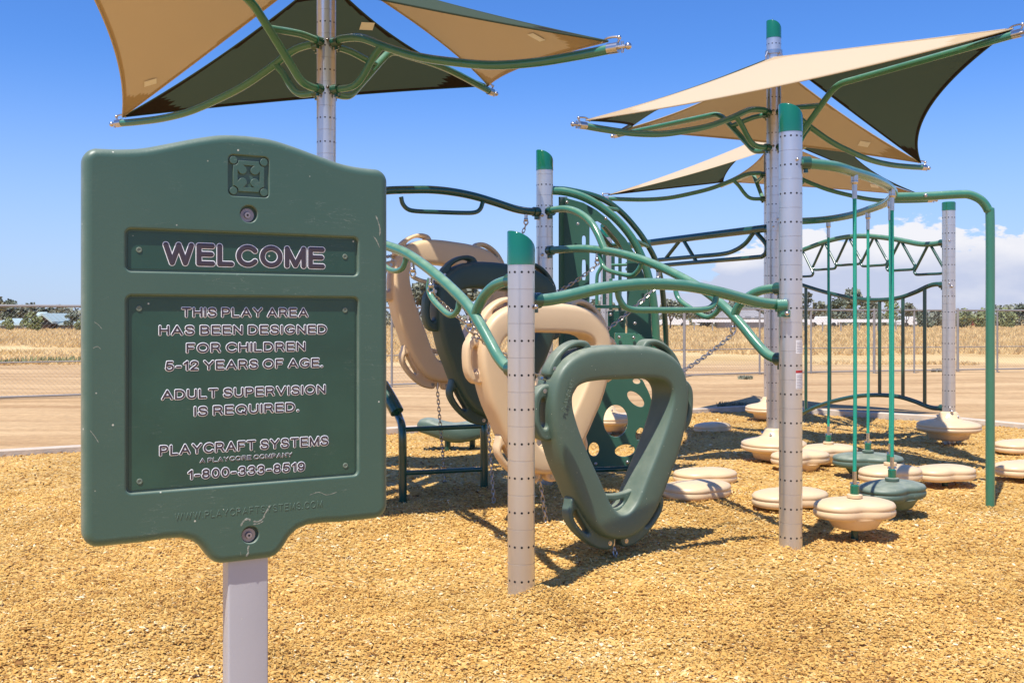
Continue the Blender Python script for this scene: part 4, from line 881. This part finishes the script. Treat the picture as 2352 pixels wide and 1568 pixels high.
# ------------------------------------------------------------------ low ladder at the left
def low_ladder():
    a = at(925, 1150, 6.95); b = at(1112, 1135, 7.25); e = thing('low_ladder', 'low green pipe ladder with two rungs between the sign and the front post', 'ladder', (a.x, 6.95, 0))
    LP = [(925, 1165), (925, 1080), (924, 990), (918, 962), (905, 935), (885, 905), (850, 860), (800, 800)]
    RP_ = [(1112, 1165), (1112, 1060), (1111, 975), (1105, 945), (1090, 915), (1065, 880), (1030, 840)]
    mk('side_pipe', tube([at(u, v, 6.95 + max(0, 990 - v) * .004) for u, v in LP], .029, 14), 'greend', e); mk('side_pipe', tube([at(u, v, 7.25 + max(0, 975 - v) * .004) for u, v in RP_], .029, 14), 'greend', e)
    mk('rung', cyl(at(928, 986, 6.95), at(1110, 978, 7.25), .017), 'greend', e); mk('rung', cyl(at(928, 1086, 6.95), at(1110, 1077, 7.25), .017), 'greend', e)
    mk('sleeve', tube([at(912, 946, 7.0), at(898, 920, 7.05), at(878, 885, 7.15)], .05, 14), 'greend', e)
low_ladder()

# ------------------------------------------------------------------ arch climber and walls
def arch_climber():
    W0 = (.30, 7.66); W1 = (1.30, 9.6)      # wall plane running back from the middle post
    e = thing('arch_climber', 'curved green arch ladder and climbing wall attached right of the middle post', 'arch climber', (.9, 8.4, 0))
    def pl(Y, pts): return [at(u, v, Y) for u, v in pts]
    a1 = [(1262, 438), (1300, 441), (1340, 453), (1380, 475), (1420, 508), (1452, 548), (1476, 595), (1492, 645), (1502, 700), (1507, 770), (1509, 880), (1509, 1080)]
    a2 = [(1270, 434), (1308, 437), (1376, 454), (1422, 483), (1462, 526), (1490, 567), (1508, 605), (1520, 655), (1527, 731), (1530, 800), (1531, 900), (1531, 1060)]
    mk('arch_rail', tube([at(u, v, 7.62 + .02 * i) for i, (u, v) in enumerate(a1)], .031, 16), 'green', e)
    mk('arch_rail', tube([at(u, v, 7.66 + .06 * i) for i, (u, v) in enumerate(a2)], .023, 14), 'greend', e)
    for i in (3, 5, 7, 9):
        mk('rung', cyl(at(*a1[i], 7.62 + .02 * i), at(*a2[i], 7.66 + .06 * i), .016), 'green', e)
    # side plate with opening, facing the camera, its face about 8 m away
    def plate(name, Y, outer, holes, m, th=.01, label=None):
        s = Y / F; cv = lambda P: [((u - CX) * s, H - (v - V0) * s) for u, v in P]
        g = curve_fill([cv(outer)] + [cv(h) for h in holes], th, .003, 1); o = mk(name, xf(g, Matrix.Translation((0, Y, 0))), m, e, True, 40)
        if label: o['label'] = label
        return o
    def ell(u, v, a, b, t=0): return circ(u, v, a, 26, b, t)
    slot = lambda u, v0, v1: smooth_closed([(u - 4, v0 + 4), (u, v0), (u + 4, v0 + 4), (u + 4, v1 - 4), (u, v1), (u - 4, v1 - 4)], 3)
    plate('side_plate', 8.05, [(1285, 452), (1300, 455), (1340, 466), (1370, 483), (1400, 507), (1437, 549), (1462, 590), (1482, 640), (1493, 700), (1498, 780), (1499, 864), (1441, 864), (1440, 640), (1440, 592), (1420, 554), (1392, 520), (1372, 508), (1354, 512), (1354, 864), (1285, 864)],
          [slot(1341, 541, 566), slot(1341, 597, 643)], 'panel', label='tall plate with two slots and an arched opening')
    plate('bubble_panel', 8.0, smooth_closed([(1340, 868), (1400, 866), (1466, 868), (1482, 885), (1496, 918), (1499, 950), (1490, 985), (1480, 1030), (1474, 1060), (1460, 1069), (1400, 1070), (1350, 1072), (1330, 1060), (1328, 1000), (1328, 900)], 3),
          [ell(1414, 966, 28, 37), ell(1460, 916, 24, 12, .72), ell(1364, 1031, 12, 16), ell(1435, 1034, 23, 14, -.12), ell(1469, 996, 9, 15, .3), ell(1462, 875, 9, 6, .2), ell(1368, 905, 22, 13, -.7), ell(1350, 968, 9, 15)], 'panel', label='panel with round bubble holes')
    mk('bottom_pipe', cyl(at(1330, 1080, 8.0), at(1486, 1074, 8.05), .02), 'greend', e)
    for u, v in ((1368, 1064), (1441, 1060), (1499, 942)): bolt(e, at(u, v, 7.985), (0, -1, 0), .014)
    # wall panel seen edge-on beside the middle post and the dark return panel
    V = [at(1283, 452, 7.75), at(1300, 452, 8.3), at(1300, 860, 8.3), at(1283, 860, 7.75)]; V2 = [v + Vector((.012, -.004, 0)) for v in V]
    mk('wall_panel', ([tuple(v) for v in V + V2], [(0, 1, 2, 3), (7, 6, 5, 4), (0, 4, 5, 1), (1, 5, 6, 2), (2, 6, 7, 3), (3, 7, 4, 0)]), 'panel', e, False)
    plate('kick_plate', 7.93, [(1412, 765), (1462, 765), (1470, 768), (1484, 786), (1490, 802), (1412, 806)], [], 'green', label='bright green kick plate')
    plate('dark_box', 9.6, [(1396, 714), (1436, 714), (1436, 790), (1396, 790)], [], 'greend', label='dark green box panel')
    for u, v in ((1302, 465), (1391, 502), (1459, 582), (1327, 514), (1458, 742), (1455, 775), (1422, 774), (1402, 722), (1478, 690)): bolt(e, at(u, v, 7.90), (0, -1, 0), .013)
    # balusters of the deck behind
    for top, bot, m in (((1388, 604), (1371, 700), 'green'), ((1388, 560), (1388, 700), 'greend'), ((1403, 640), (1403, 712), 'green'), ((1424, 560), (1424, 715), 'greend'), ((1408, 560), (1408, 640), 'greend')):
        if top[0] != bot[0]: P = [at(*top, 10), at(1376, 622, 10), at(1371, 640, 10), at(*bot, 10)]
        else: P = [at(*top, 10), at(*bot, 10)]
        mk('baluster', tube(P, .018, 10, len(P) > 2), m, e)
    mk('deck_edge', box(at(1366, 0, 10).x, at(1440, 0, 10).x, 9.97, 10.6, at(0, 708, 10).z, at(0, 701, 10).z), 'greend', e, False)
    for P in (((1358, 512), (1403, 566)), ((1384, 518), (1424, 564))): mk('climbing_bar', cyl(at(*P[0], 9.2), at(*P[1], 9.6), .022), 'greend', e)
    mk('cross_pipe', cyl(at(1399, 564, 9.6), at(1434, 561, 9.6), .018), 'greend', e); mk('cross_pipe', cyl(at(1404, 609, 9.8), at(1440, 608, 9.8), .014), 'green', e)
    for x_, y_ in (((1400 - CX) / F * 8.4, 8.4), ((1480 - CX) / F * 8.3, 8.3)): pass
arch_climber()

# ------------------------------------------------------------------ overhead rails on the right
def overhead_ladder():
    e = thing('overhead_rail', 'straight overhead rail with hanging hand bars left of the tall posts', 'overhead rail', (D[0], D[1], 0))
    f = lambda L_: [on(J, D, u, v) for u, v in L_]
    mk('main_rail', tube(f([(1412, 568), (1489, 558), (1600, 544), (1762, 524)]), .036, 16, False), 'greend', e)
    mk('hand_bar', tube(f([(1440, 606), (1491, 599), (1600, 589), (1661, 583), (1690, 574), (1713, 558), (1731, 534)]), .021, 12), 'greend', e)
    mk('hand_bar', tube(f([(1440, 618), (1515, 610), (1640, 599), (1735, 591), (1752, 588), (1761, 576), (1759, 560), (1737, 534)]), .021, 12), 'greend', e)
    mk('hanger_leg', cyl(*f([(1562, 552), (1528, 595)]), .019), 'greend', e); mk('hanger_leg', cyl(*f([(1570, 552), (1600, 602)]), .019), 'greend', e)
    clamp(e, J[0], J[1], 2.09, math.atan2(D[1] - J[1], D[0] - J[0])); clamp(e, D[0], D[1], 2.09, math.atan2(J[1] - D[1], J[0] - D[0]))
overhead_ladder()
ZT = 2.157
TRK = [(1.60, 5.565), (1.633, 5.565), (1.835, 5.68), (2.02, 5.90), (2.228, 6.16), (2.427, 6.47), (2.59, 6.78), (2.71, 7.09), (2.80, 7.42), (2.84, 7.66), (2.857, 7.92), (2.87, 8.37), (2.79, 8.75), (2.62, 8.93), (2.40, 8.93)]
def track():
    e = thing('curved_track', 'curved overhead pipe from the tall front post round to the canopy post, carrying green ropes', 'overhead track', (B[0], B[1], 0))
    mk('track_pipe', tube([(x, y, ZT) for x, y in TRK], .030, 18), 'green', e)
    clamp(e, B[0], B[1], ZT, 0, .037); clamp(e, D[0], D[1], ZT, 0, .037)
    e2 = thing('bent_pipe', 'green pipe running right from the curved track and bending down into the mulch', 'bent pipe', (3.40, 7.1, 0))
    fx = 3.40; fy = 7.08
    mk('pipe', tube([(2.72, 7.09, ZT - .005), (2.95, 7.09, ZT), (3.18, 7.085, ZT + .012), (3.26, 7.085, ZT + .008), (3.335, 7.08, ZT - .03), (3.385, 7.08, ZT - .10), (3.40, 7.08, ZT - .19), (3.40, 7.08, 1.0), (3.40, 7.08, -.2)], .031, 18), 'green', e2)
    bolt(e2, (2.93, 7.06, ZT), (0, -1, .2), .014)
    return e
trk = track()
def pod_geo(R0, lobes, ph, th=.16, amp=.13, foot=True, dome=.03):
    rf = lambda a: 1 + amp * math.cos(lobes * a + ph) + .03 * math.cos(a + ph)
    pr = [(.001, .050), (.3, .049), (.55, .043), (.75, .030), (.88, .014), (.95, .002), (.985, -.012), (1, -.026), (.980, -.034), (.972, -.039), (.980, -.044), (1, -.053), (1, -.070), (.975, -.086), (.90, -.098), (.6, -.102)]
    rf = lambda a: .97 + amp * math.cos(2 * a) + .07 * math.sin(lobes * a + ph) - .16 * math.exp(-((a - 4.6) / .5) ** 2)
    top = lathe([(r * R0, z * (.55 if z > 0 else .84)) for r, z in pr][::-1], 48, rf=rf)
    parts = [top]
    if foot: parts.append(lathe([(.46 * R0, -.148), (.56 * R0, -.140), (.74 * R0, -.078)], 32, rf=lambda a: 1 + .08 * math.cos(2 * a)))
    return parts
def pod(label, x, y, ztop, R0=.22, lobes=2, ph=0, m='beige', foot=True, amp=.20, hang=False, group='plastic stepping pods', yaw=0):
    e = thing('stepping_pod', label, 'stepping pod', (x, y, 0), group); mt = Matrix.Translation((x, y, ztop - .036)) @ Matrix.Rotation(yaw, 4, 'Z')
    ps = pod_geo(R0, lobes, ph, amp=amp, foot=foot); top = mk('step_top', xf(ps[0], mt), m, e, ang=70)
    if foot: mk('step_foot', xf(ps[1], mt), m, e, ang=60)
    mk('ground_pin', cyl((x, y, ztop - .12), (x, y, -.1), .022), 'greend', e)
    if hang: mk('rope_socket', xf(lathe([(.045, -.004), (.045, .012), (.03, .016)], 20), Matrix.Translation((x, y, ztop))), m, e)
    return e
def rope(label, x, y, ztop_, zb):
    e = thing('hanging_rope', label, 'rope', (x, y, zb), 'green ropes hanging from the curved track')
    mk('top_fitting', join(cyl((x, y, ZT - .02), (x, y, ZT - .06), .02, 12), cyl((x, y, ZT - .055), (x, y, ZT - .16), .0145, 12), sphere((x, y, ZT - .06), .022)), 'steel', e)
    mk('rope', tube([(x, y, ZT - .15), (x + .002, y, 1.4), (x + .003, y, .8), (x, y, zb + .12)], .0115, 12), 'rope', e)
    mk('lower_fitting', join(cyl((x, y, zb + .14), (x, y, zb + .045), .0125, 12), cyl((x - .028, y, zb + .07), (x + .028, y, zb + .07), .007, 8)), 'steel', e)
    mk('green_collar', lathe([(.026, .006), (.026, .055), (.018, .062)], 16, (x, y, zb)), 'cap', e)
for x, y, zt, m, R0, lb, lb2, yaw in (
    (2.03, 5.90, .235, 'beige', .215, 'large beige pod hanging nearest the viewer, right of the tall front post', 'nearest green rope, ending on the front beige pod', .1),
    (2.50, 6.55, .228, 'ringgreen', .225, 'green pod hanging behind and right of the nearest beige pod', 'second green rope, ending on the front green pod', .5),
    (2.735, 7.2, .235, 'beige', .215, 'beige pod behind the front green pod, between two other pods', 'rope mostly hidden behind the second green rope', .3),
    (2.86, 8.0, .215, 'ringgreen', .235, 'green pod farther back, left of the ropes pair', 'third green rope, ending on the rear green pod', -.3),
    (2.79, 8.78, .185, 'beige', .235, 'beige pod farthest back on a rope, beside the canopy post', 'farthest green rope seen left of the others', .2)):
    pod(lb, x, y, zt, R0, 2, 0, m, hang=True, amp=.19, yaw=yaw, group='pods hanging on ropes'); rope(lb2, x, y, 0, zt + .01)
for u, Y, R0, zt, lob, ph, lb, foot in (
    (1815, 6.75, .235, .145, 2, .3, 'beige stepping pod on the ground directly behind the tall front post', False),
    (1604, 7.02, .225, .15, 3, .5, 'beige lobed stepping pod right of the green ring, the nearer of two', False),
    (1622, 7.72, .215, .135, 3, .2, 'beige stepping pod right of the green ring, the farther of two', False),
    (1636, 11.3, .20, .11, 2, .5, 'small far beige stepping pod left of the twin posts near the kerb', False),
    (2170, 7.78, .215, .15, 2, .2, 'beige stepping pod right of the roped pods, before the bent pipe', False),
    (2356, 8.0, .23, .15, 2, .2, 'beige stepping pod cut by the right edge, the nearer of two', False),
    (2352, 9.3, .25, .16, 2, .2, 'beige stepping pod cut by the right edge, the farther of two', False),
    (1838, 8.35, .23, .19, 2, .4, 'beige pod next to the round step of the canopy post', True)):
    pod(lb, (u - CX) / F * Y, Y, zt, R0, lob, ph, 'beige', foot=foot, yaw=ph)
def round_step(label, P, zt=.22, R0=.31, m='beige'):
    e = thing('round_step', label, 'round step', (P[0], P[1], 0), 'round steps clamped around posts')
    pr = [(R0 * .45, -.18), (R0 * .6, -.165), (R0 * .68, -.10), (R0 * .9, -.095), (R0 * .98, -.08), (R0, -.062), (R0 * .985, -.052), (R0 * .97, -.047), (R0 * .99, -.040), (R0 * .975, -.022), (R0 * .9, -.008), (R0 * .7, .008), (R0 * .5, .02)]
    mk('step_disc', lathe(pr, 40, (P[0], P[1], zt)), m, e, ang=60)
    mk('collar', lathe([(R0 * .5, .018), (R0 * .36, .04), (R0 * .29, .085), (PR + .014, .10), (PR + .001, .105)], 32, (P[0], P[1], zt)), m, e, ang=60)
    for a in (-60, -120, 30, 150): bolt(e, (P[0] + .1 * math.cos(R(a)), P[1] + .1 * math.sin(R(a)), zt + .055), (math.cos(R(a)), math.sin(R(a)), .7), .012)
round_step('round beige step around the foot of the nearer right canopy post', D, .20, .29)
round_step('round beige step around the far right post', E, .235, .31)
round_step('round beige step around the foot of the farthest canopy post', Hh, .17, .30)
round_step('round beige step around the post seen through the bubble hole', J, .2, .32)
def wave_seat():
    # twisted green plastic step, its top dipping in the middle, on two short legs
    c = at(1042, 990, 9.7); e = thing('wave_step', 'curved dark green plastic step on two short legs behind the low ladder', 'wave step', (c.x, 9.7, 0)); rings = []
    for i in range(25):
        s = i / 24; x = (s - .5) * .72; top = .045 * math.cos(2 * math.pi * s * 1.15 + .2); w = math.sin(math.pi * min(1, max(.0, s))) ** .35 if 0 < s < 1 else .15; row = []
        zc = .0 + .03 * math.sin(2 * math.pi * s)
        for k in range(20):
            a = 2 * math.pi * k / 20; ca, sa = math.cos(a), math.sin(a); row.append((x, .17 * w * math.copysign(abs(ca) ** .6, ca), zc + (.10 * w + (top if sa > 0 else -top * .5)) * math.copysign(abs(sa) ** .55, sa)))
        rings.append(row)
    V = [p for r in rings for p in r]; Fc = []
    for i in range(24):
        for k in range(20): k2 = (k + 1) % 20; Fc.append((i * 20 + k, (i + 1) * 20 + k, (i + 1) * 20 + k2, i * 20 + k2))
    Fc.append(tuple(range(20))); Fc.append(tuple(24 * 20 + k for k in range(20))[::-1])
    mk('seat_shell', xf((V, Fc), Matrix.Translation((c.x, 9.7, c.z + .015)) @ Matrix.Rotation(R(-8), 4, 'Z')), 'ringgreen', e, ang=70)
    for u, Y in ((1028, 9.62), (1085, 9.85)): p = at(u, 1000, Y); mk('leg', cyl((p.x, Y, c.z - .05), (p.x, Y, -.1), .03), 'greend', e)
wave_seat()
def line_pt(P, Q, u):
    m = (u - CX) / F; return (m * P[1] - P[0]) / ((Q[0] - P[0]) - m * (Q[1] - P[1]))
def trapeze_arch():
    P, Q = Hh, E; e = thing('trapeze_arch', 'arched overhead pipe with six hanging triangular hand rings before the clouds', 'trapeze arch', (E[0], E[1], 0))
    W = lambda t, z: Vector((P[0] + (Q[0] - P[0]) * t, P[1] + (Q[1] - P[1]) * t, z))
    zt = lambda t: 2.045 + .175 * math.sin(math.pi * min(1, max(0, (t - .1) / .8))) ** 1.1 if .1 < t < .9 else 2.05
    mk('arch_pipe', tube([W(t, z) for t, z in ((.02, 2.055), (.08, 2.045), (.14, 2.06), (.25, 2.125), (.38, 2.19), (.5, 2.215), (.62, 2.195), (.75, 2.135), (.86, 2.065), (.92, 2.05), (.98, 2.055))], .028, 14), 'green', e)
    clamp(e, P[0], P[1], 2.055, math.atan2(Q[1] - P[1], Q[0] - P[0])); clamp(e, Q[0], Q[1], 2.055, math.atan2(P[1] - Q[1], P[0] - Q[0]))
    ax = np.interp
    for t in (.085, .222, .36, .5, .64, .775, .912):
        z = float(np.interp(t, [.02, .14, .25, .38, .5, .62, .75, .86, .98], [2.05, 2.06, 2.125, 2.19, 2.215, 2.195, 2.135, 2.065, 2.055])) - .02; h = .30; w = .2 / 2.88
        mk('hand_ring', tube([W(t - .006, z), W(t - w * .86, z - h * .74), W(t - w, z - h * .86), W(t - w * .94, z - h * .96), W(t - w * .76, z - h), W(t, z - h), W(t + w * .76, z - h), W(t + w * .94, z - h * .96), W(t + w, z - h * .86), W(t + w * .86, z - h * .74), W(t + .006, z)], .015, 10, n=5), 'greend', e)
trapeze_arch()
def bar_panel():
    P, Q = Hh, E; e = thing('bar_panel', 'see through barrier of dark green vertical bars between curved rails', 'bar panel', (E[0], E[1], 0))
    top = [(1800, 640), (1850, 657), (1900, 672), (1960, 685), (2010, 689), (2060, 685), (2100, 672), (2130, 658), (2148, 653), (2168, 653)]
    bot = [(1800, 972), (1850, 945), (1900, 925), (1960, 911), (2010, 907), (2060, 910), (2100, 921), (2130, 933), (2148, 937), (2170, 937)]
    T = [on(P, Q, *p) for p in top]; Bt = [on(P, Q, *p) for p in bot]
    mk('top_rail', tube(T, .024, 12), 'greend', e); mk('bottom_rail', tube(Bt, .024, 12), 'greend', e)
    for u in (1851, 1906, 1964, 2020.5, 2074, 2124):
        vt = float(np.interp(u, [p[0] for p in top], [p[1] for p in top])); vb = float(np.interp(u, [p[0] for p in bot], [p[1] for p in bot]))
        mk('bar', cyl(on(P, Q, u, vt), on(P, Q, u, vb), .019, 10), 'greend', e)
    for v in (654, 937):
        z = on(P, Q, 2170, v).z; clamp(e, Q[0], Q[1], z, math.atan2(P[1] - Q[1], P[0] - Q[0])); bolt(e, (Q[0] - .01, Q[1] - .085, z - .02), (.1, -1, 0), .016)
bar_panel()

# ------------------------------------------------------------------ welcome sign
def welcome_sign():
    yaw = R(28.6); org = Matrix.Translation((-.8127, 1.885, 0)) @ Matrix.Rotation(yaw, 4, 'Z'); cx = .309
    e = thing('welcome_sign', 'green plastic welcome sign with rounded top on a grey square post', 'sign', tuple(org @ Vector((cx, 0, 0))))
    P = lambda nm, g, m, par=e, sm=True, ang=35: mk(nm, xf(g, org), m, par, sm, ang)
    halfR = [(0, 1.671), (.05, 1.668), (.1, 1.657), (.15, 1.643), (.2, 1.6295), (.24, 1.624), (.27, 1.6225)]
    top = catmull([(x, z, 0) for x, z in halfR], 4); top = [(p.x, p.y) for p in top]
    cr = [(.309 - .028 + .028 * math.sin(R(a)), 1.6225 - .028 + .028 * math.cos(R(a))) for a in range(10, 91, 10)]
    low = [(.309 - .030 + .030 * math.cos(R(a)), .889 - .030 * math.sin(R(a))) for a in range(0, 91, 10)]
    neck = [(.20, .859), (.16, .861), (.13, .860), (.108, .853), (.092, .84), (.08, .822), (.072, .812), (.062, .804), (.05, .800)]
    rt = top + cr + low + neck      # right half from the top centre down to the neck, then mirrored
    out = [(cx + x, z) for x, z in rt] + [(cx - x, z) for x, z in rt[::-1][:-1]]
    out = out[::-1]                  # counter-clockwise
    area = sum(out[i - 1][0] * out[i][1] - out[i][0] * out[i - 1][1] for i in range(len(out)))
    if area < 0: out = out[::-1]
    TH, RR = .045, .017
    rings = []
    for k in range(8):
        a = R(90 * k / 7); rings.append([(x, RR * (1 - math.cos(a)) if False else RR - RR * math.cos(R(90) - a) , z) for x, z in offset_poly(out, RR - RR * math.sin(a) if False else RR * (1 - math.cos(R(90) - (R(90) - a))))])
    # profile: from side (inset 0, y=RR) to front face (inset RR, y=0)
    rings = []
    for k in range(9):
        a = R(90 * k / 8); ins = RR * (1 - math.cos(a)); y = RR * (1 - math.sin(a)); rings.append([(x, y, z) for x, z in offset_poly(out, ins)])
    back = []
    for k in range(5):
        a = R(90 * k / 4); ins = .008 * (1 - math.cos(a)); y = TH - .008 + .008 * math.sin(a); back.append([(x, y, z) for x, z in offset_poly(out, ins)])
    V, Fc = loft(back[::-1] + rings)
    face_out = offset_poly(out, RR)
    fb = curve_fill([offset_poly(out, .008)]); fb = ([(v[0], TH, v[2]) for v in fb[0]], fb[1])
    recs = [(rrect(.0765, .5485, 1.388, 1.470, .011), .0105, .004), (rrect(.0775, .5485, .958, 1.341, .011), .0105, .004), (rrect(.272, .355, 1.5445, 1.6285, .010), .0065, .002), (circ(.3135, 1.5095, .0175, 32), .013, .002), (circ(.3165, .854, .0175, 32), .013, .002)]
    holes = [offset_poly(c, -lip) for c, dp, lip in recs]
    ff = curve_fill([face_out] + holes); ff = ([(v[0], 0, v[2]) for v in ff[0]], ff[1])
    walls = []; floors = []
    for c, dp, lip in recs:
        rg = []
        for k in range(5):
            a = R(90 * k / 4); off = -lip * (1 - math.sin(a)); y = lip * (1 - math.cos(a)); rg.append([(x, y, z) for x, z in offset_poly(c, off)])
        rg.append([(x, dp, z) for x, z in c]); walls.append(loft(rg))
        fl = curve_fill([c]); floors.append(([(v[0], dp, v[2]) for v in fl[0]], fl[1]))
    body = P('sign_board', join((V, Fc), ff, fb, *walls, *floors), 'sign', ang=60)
    # inserts
    for (x0, x1, z0, z1), scr in (((.0815, .5435, 1.393, 1.465), ((.102, 1.430), (.521, 1.429))), ((.0825, .5435, .963, 1.336), ((.102, 1.316), (.521, 1.314), (.103, .979), (.522, .980)))):
        g = curve_fill([rrect(x0, x1, z0, z1, .006)], .0006, .0003, 1); ins = P('insert_plate', ([(a, b + .0096, c) for a, b, c in g[0]], g[1]), 'insert')
        for sx, sz in scr:
            g = join(([(sx + r * math.cos(2 * math.pi * k / 14), y, sz + r * math.sin(2 * math.pi * k / 14)) for r, y in ((.0058, .0086), (.0052, .0074), (.0032, .0072), (.0026, .0084)) for k in range(14)], [(i * 14 + k, i * 14 + (k + 1) % 14, (i + 1) * 14 + (k + 1) % 14, (i + 1) * 14 + k) for i in range(3) for k in range(14)]), ([(sx + .0028 * math.cos(2 * math.pi * k / 10), .0083, sz + .0028 * math.sin(2 * math.pi * k / 10)) for k in range(10)], [tuple(range(10))[::-1]]))
            P('insert_screw', g, 'screwm', e)
        if z1 > 1.4: lines = [('WELCOME', .1455, .4775, 1.4000, .0485, .0051, .0066)]
        else: lines = [(q[0], q[1], q[2], q[3] - .0010, q[4] + .0016, 0.0019, .0031) for q in [('THIS PLAY AREA', .181, .441, 1.2985, .0205), ('HAS BEEN DESIGNED', .138, .482, 1.2628, .0205), ('FOR CHILDREN', .190, .435, 1.2272, .0205), ('5-12 YEARS OF AGE.', .150, .473, 1.1922, .0205),
                       ('ADULT SUPERVISION', .143, .479, 1.1355, .0205), ('IS REQUIRED.', .205, .421, 1.1005, .0205), ('PLAYCRAFT SYSTEMS', .139, .485, 1.0255, .0215), ('1-800-333-8519', .193, .434, .9745, .0205)]] + [('A PLAYCORE COMPANY', .217, .406, 1.0062, .0100, .00088, .00128)]
        for s, xa, xb, zb, h, rd, ro in lines:
            P('white_lettering', stroke_text(s, xa, xb, zb, h, .0086, ro, ro, .0006), 'white', ins)
            P('dark_lettering', stroke_text(s, xa, xb, zb, h, .0081, rd, ro, .0005), 'ink', ins)
    P('embossed_web_address', stroke_text('WWW.PLAYCRAFTSYSTEMS.COM', .168, .468, .8975, .0142, 0, .00085, .00085, .0009, gap=.42), 'sign', body)
    rs = random.Random(3)
    for path, w in (([(.297, .874), (.301, .882), (.309, .887), (.317, .884)], .0028), ([(.322, .881), (.333, .880), (.342, .885), (.346, .894), (.352, .903), (.356, .911)], .0022), ([(.322, .875), (.335, .876), (.343, .880)], .0016), ([(.3135, .833), (.311, .826), (.312, .819), (.308, .811)], .0024), ([(.296, .822), (.297, .815)], .002),
                    ([(.588, 1.52), (.594, 1.505), (.598, 1.49), (.597, 1.475)], .0022), ([(.582, 1.475), (.590, 1.465), (.597, 1.45)], .0016), ([(.02, 1.29), (.028, 1.284), (.034, 1.276)], .0008), ([(.018, 1.24), (.026, 1.243), (.032, 1.238)], .0007), ([(.012, 1.085), (.020, 1.074), (.028, 1.060)], .0008), ([(.03, 1.33), (.046, 1.338)], .0006), ([(.44, .925), (.46, .929), (.478, .922), (.5, .926)], .0009), ([(.13, 1.70 - .22), (.16, 1.487)], .0004), ([(.24, 1.372), (.256, 1.377)], .0005)):
        pts = catmull([Vector((x, -.0001, z)) for x, z in path], 6); rr = [w * (.35 + .65 * rs.random()) for _ in pts]; rr[0] = rr[-1] = w * .1
        g = tube(pts, rr, 6, False); P('scuff_mark', ([(v[0] + rs.gauss(0, w * .12), -.0001 + (v[1] + .0001) * .12, v[2] + rs.gauss(0, w * .12)) for v in g[0]], g[1]), 'scuff', body)
    # emblem: four studs and a plate with a flared cross cut out
    ex, ez = .3135, 1.5865; q = .031
    pl = []
    for sx, sz, a0 in ((1, 1, 0), (-1, 1, 90), (-1, -1, 180), (1, -1, 270)):
        c = (ex + sx * (q + .0005), ez + sz * (q + .0005)); rr = .011
        aa = [a0 + 270 - 90 * k / 5 for k in range(6)]
        pl += [(c[0] + rr * math.cos(R(a)), c[1] + rr * math.sin(R(a))) for a in aa]
    cross = []
    for k in range(4):
        b = R(90 * k); pts = [(.0225, -.0115), (.0225, .0115)]
        lob = [(.0125 + .0085 * math.cos(R(a)), .0125 + .0085 * math.sin(R(a))) for a in (-40, -80, -120, -150)] + [(.0125 + .0085 * math.cos(R(a)), .0125 + .0085 * math.sin(R(a))) for a in (210 + 30, 170 + 30, 130)]
        lob = [(.0125 + .0088 * math.cos(R(a)), .0125 + .0088 * math.sin(R(a))) for a in (-30, -60, -90, -120, -135, -150, 180, 150, 120)]
        for x, z in pts + lob: cross.append((ex + x * math.cos(b) - z * math.sin(b), ez + x * math.sin(b) + z * math.cos(b)))
    g = curve_fill([pl, cross], .0018, .0007, 2); P('emblem_cross', ([(a, b + .0035, c) for a, b, c in g[0]], g[1]), 'sign', body, True, 50)
    for sx in (1, -1):
        for sz in (1, -1):
            g = curve_fill([circ(ex + sx * q, ez + sz * q, .0078, 20)], .0018, .0007, 2); P('emblem_stud', ([(a, b + .0035, c) for a, b, c in g[0]], g[1]), 'sign', body, True, 50)
    for bx, bz in ((.3115, 1.5075), (.3145, .8525)):
        y = .012
        def cyy(r0, r1, y0, y1): return ([(bx + r * math.cos(2 * math.pi * k / 24), yy, bz + r * math.sin(2 * math.pi * k / 24)) for r, yy in ((r0, y0), (r1, y1), (.0005, y1)) for k in range(24)], [(i * 24 + k, i * 24 + (k + 1) % 24, (i + 1) * 24 + (k + 1) % 24, (i + 1) * 24 + k) for i in range(2) for k in range(24)])
        b = P('washer', cyy(.0145, .0138, y, y - .004), 'oldsteel'); P('bolt_head', join(cyy(.0072, .0060, y - .004, y - .0085)), 'oldsteel', b); P('bolt_socket', cyy(.0022, .0022, y - .0086, y - .0089), 'black', b)
    pg = curve_fill([rrect(.2735, .3565, TH + .0, TH + .055, .004, 3)], 1, 0)   # square tube (plan outline in x,y), stood upright
    prof = rrect(.2755, .3575, .016, .071, .004, 3); rg = [[(x, y, z) for x, y in prof] for z in (-.2, .83)]; V, Fc = loft(rg); Fc.append(tuple(range(len(prof)))[::-1]); 
    P('sign_post', (V, Fc), 'post', ang=60)
welcome_sign()
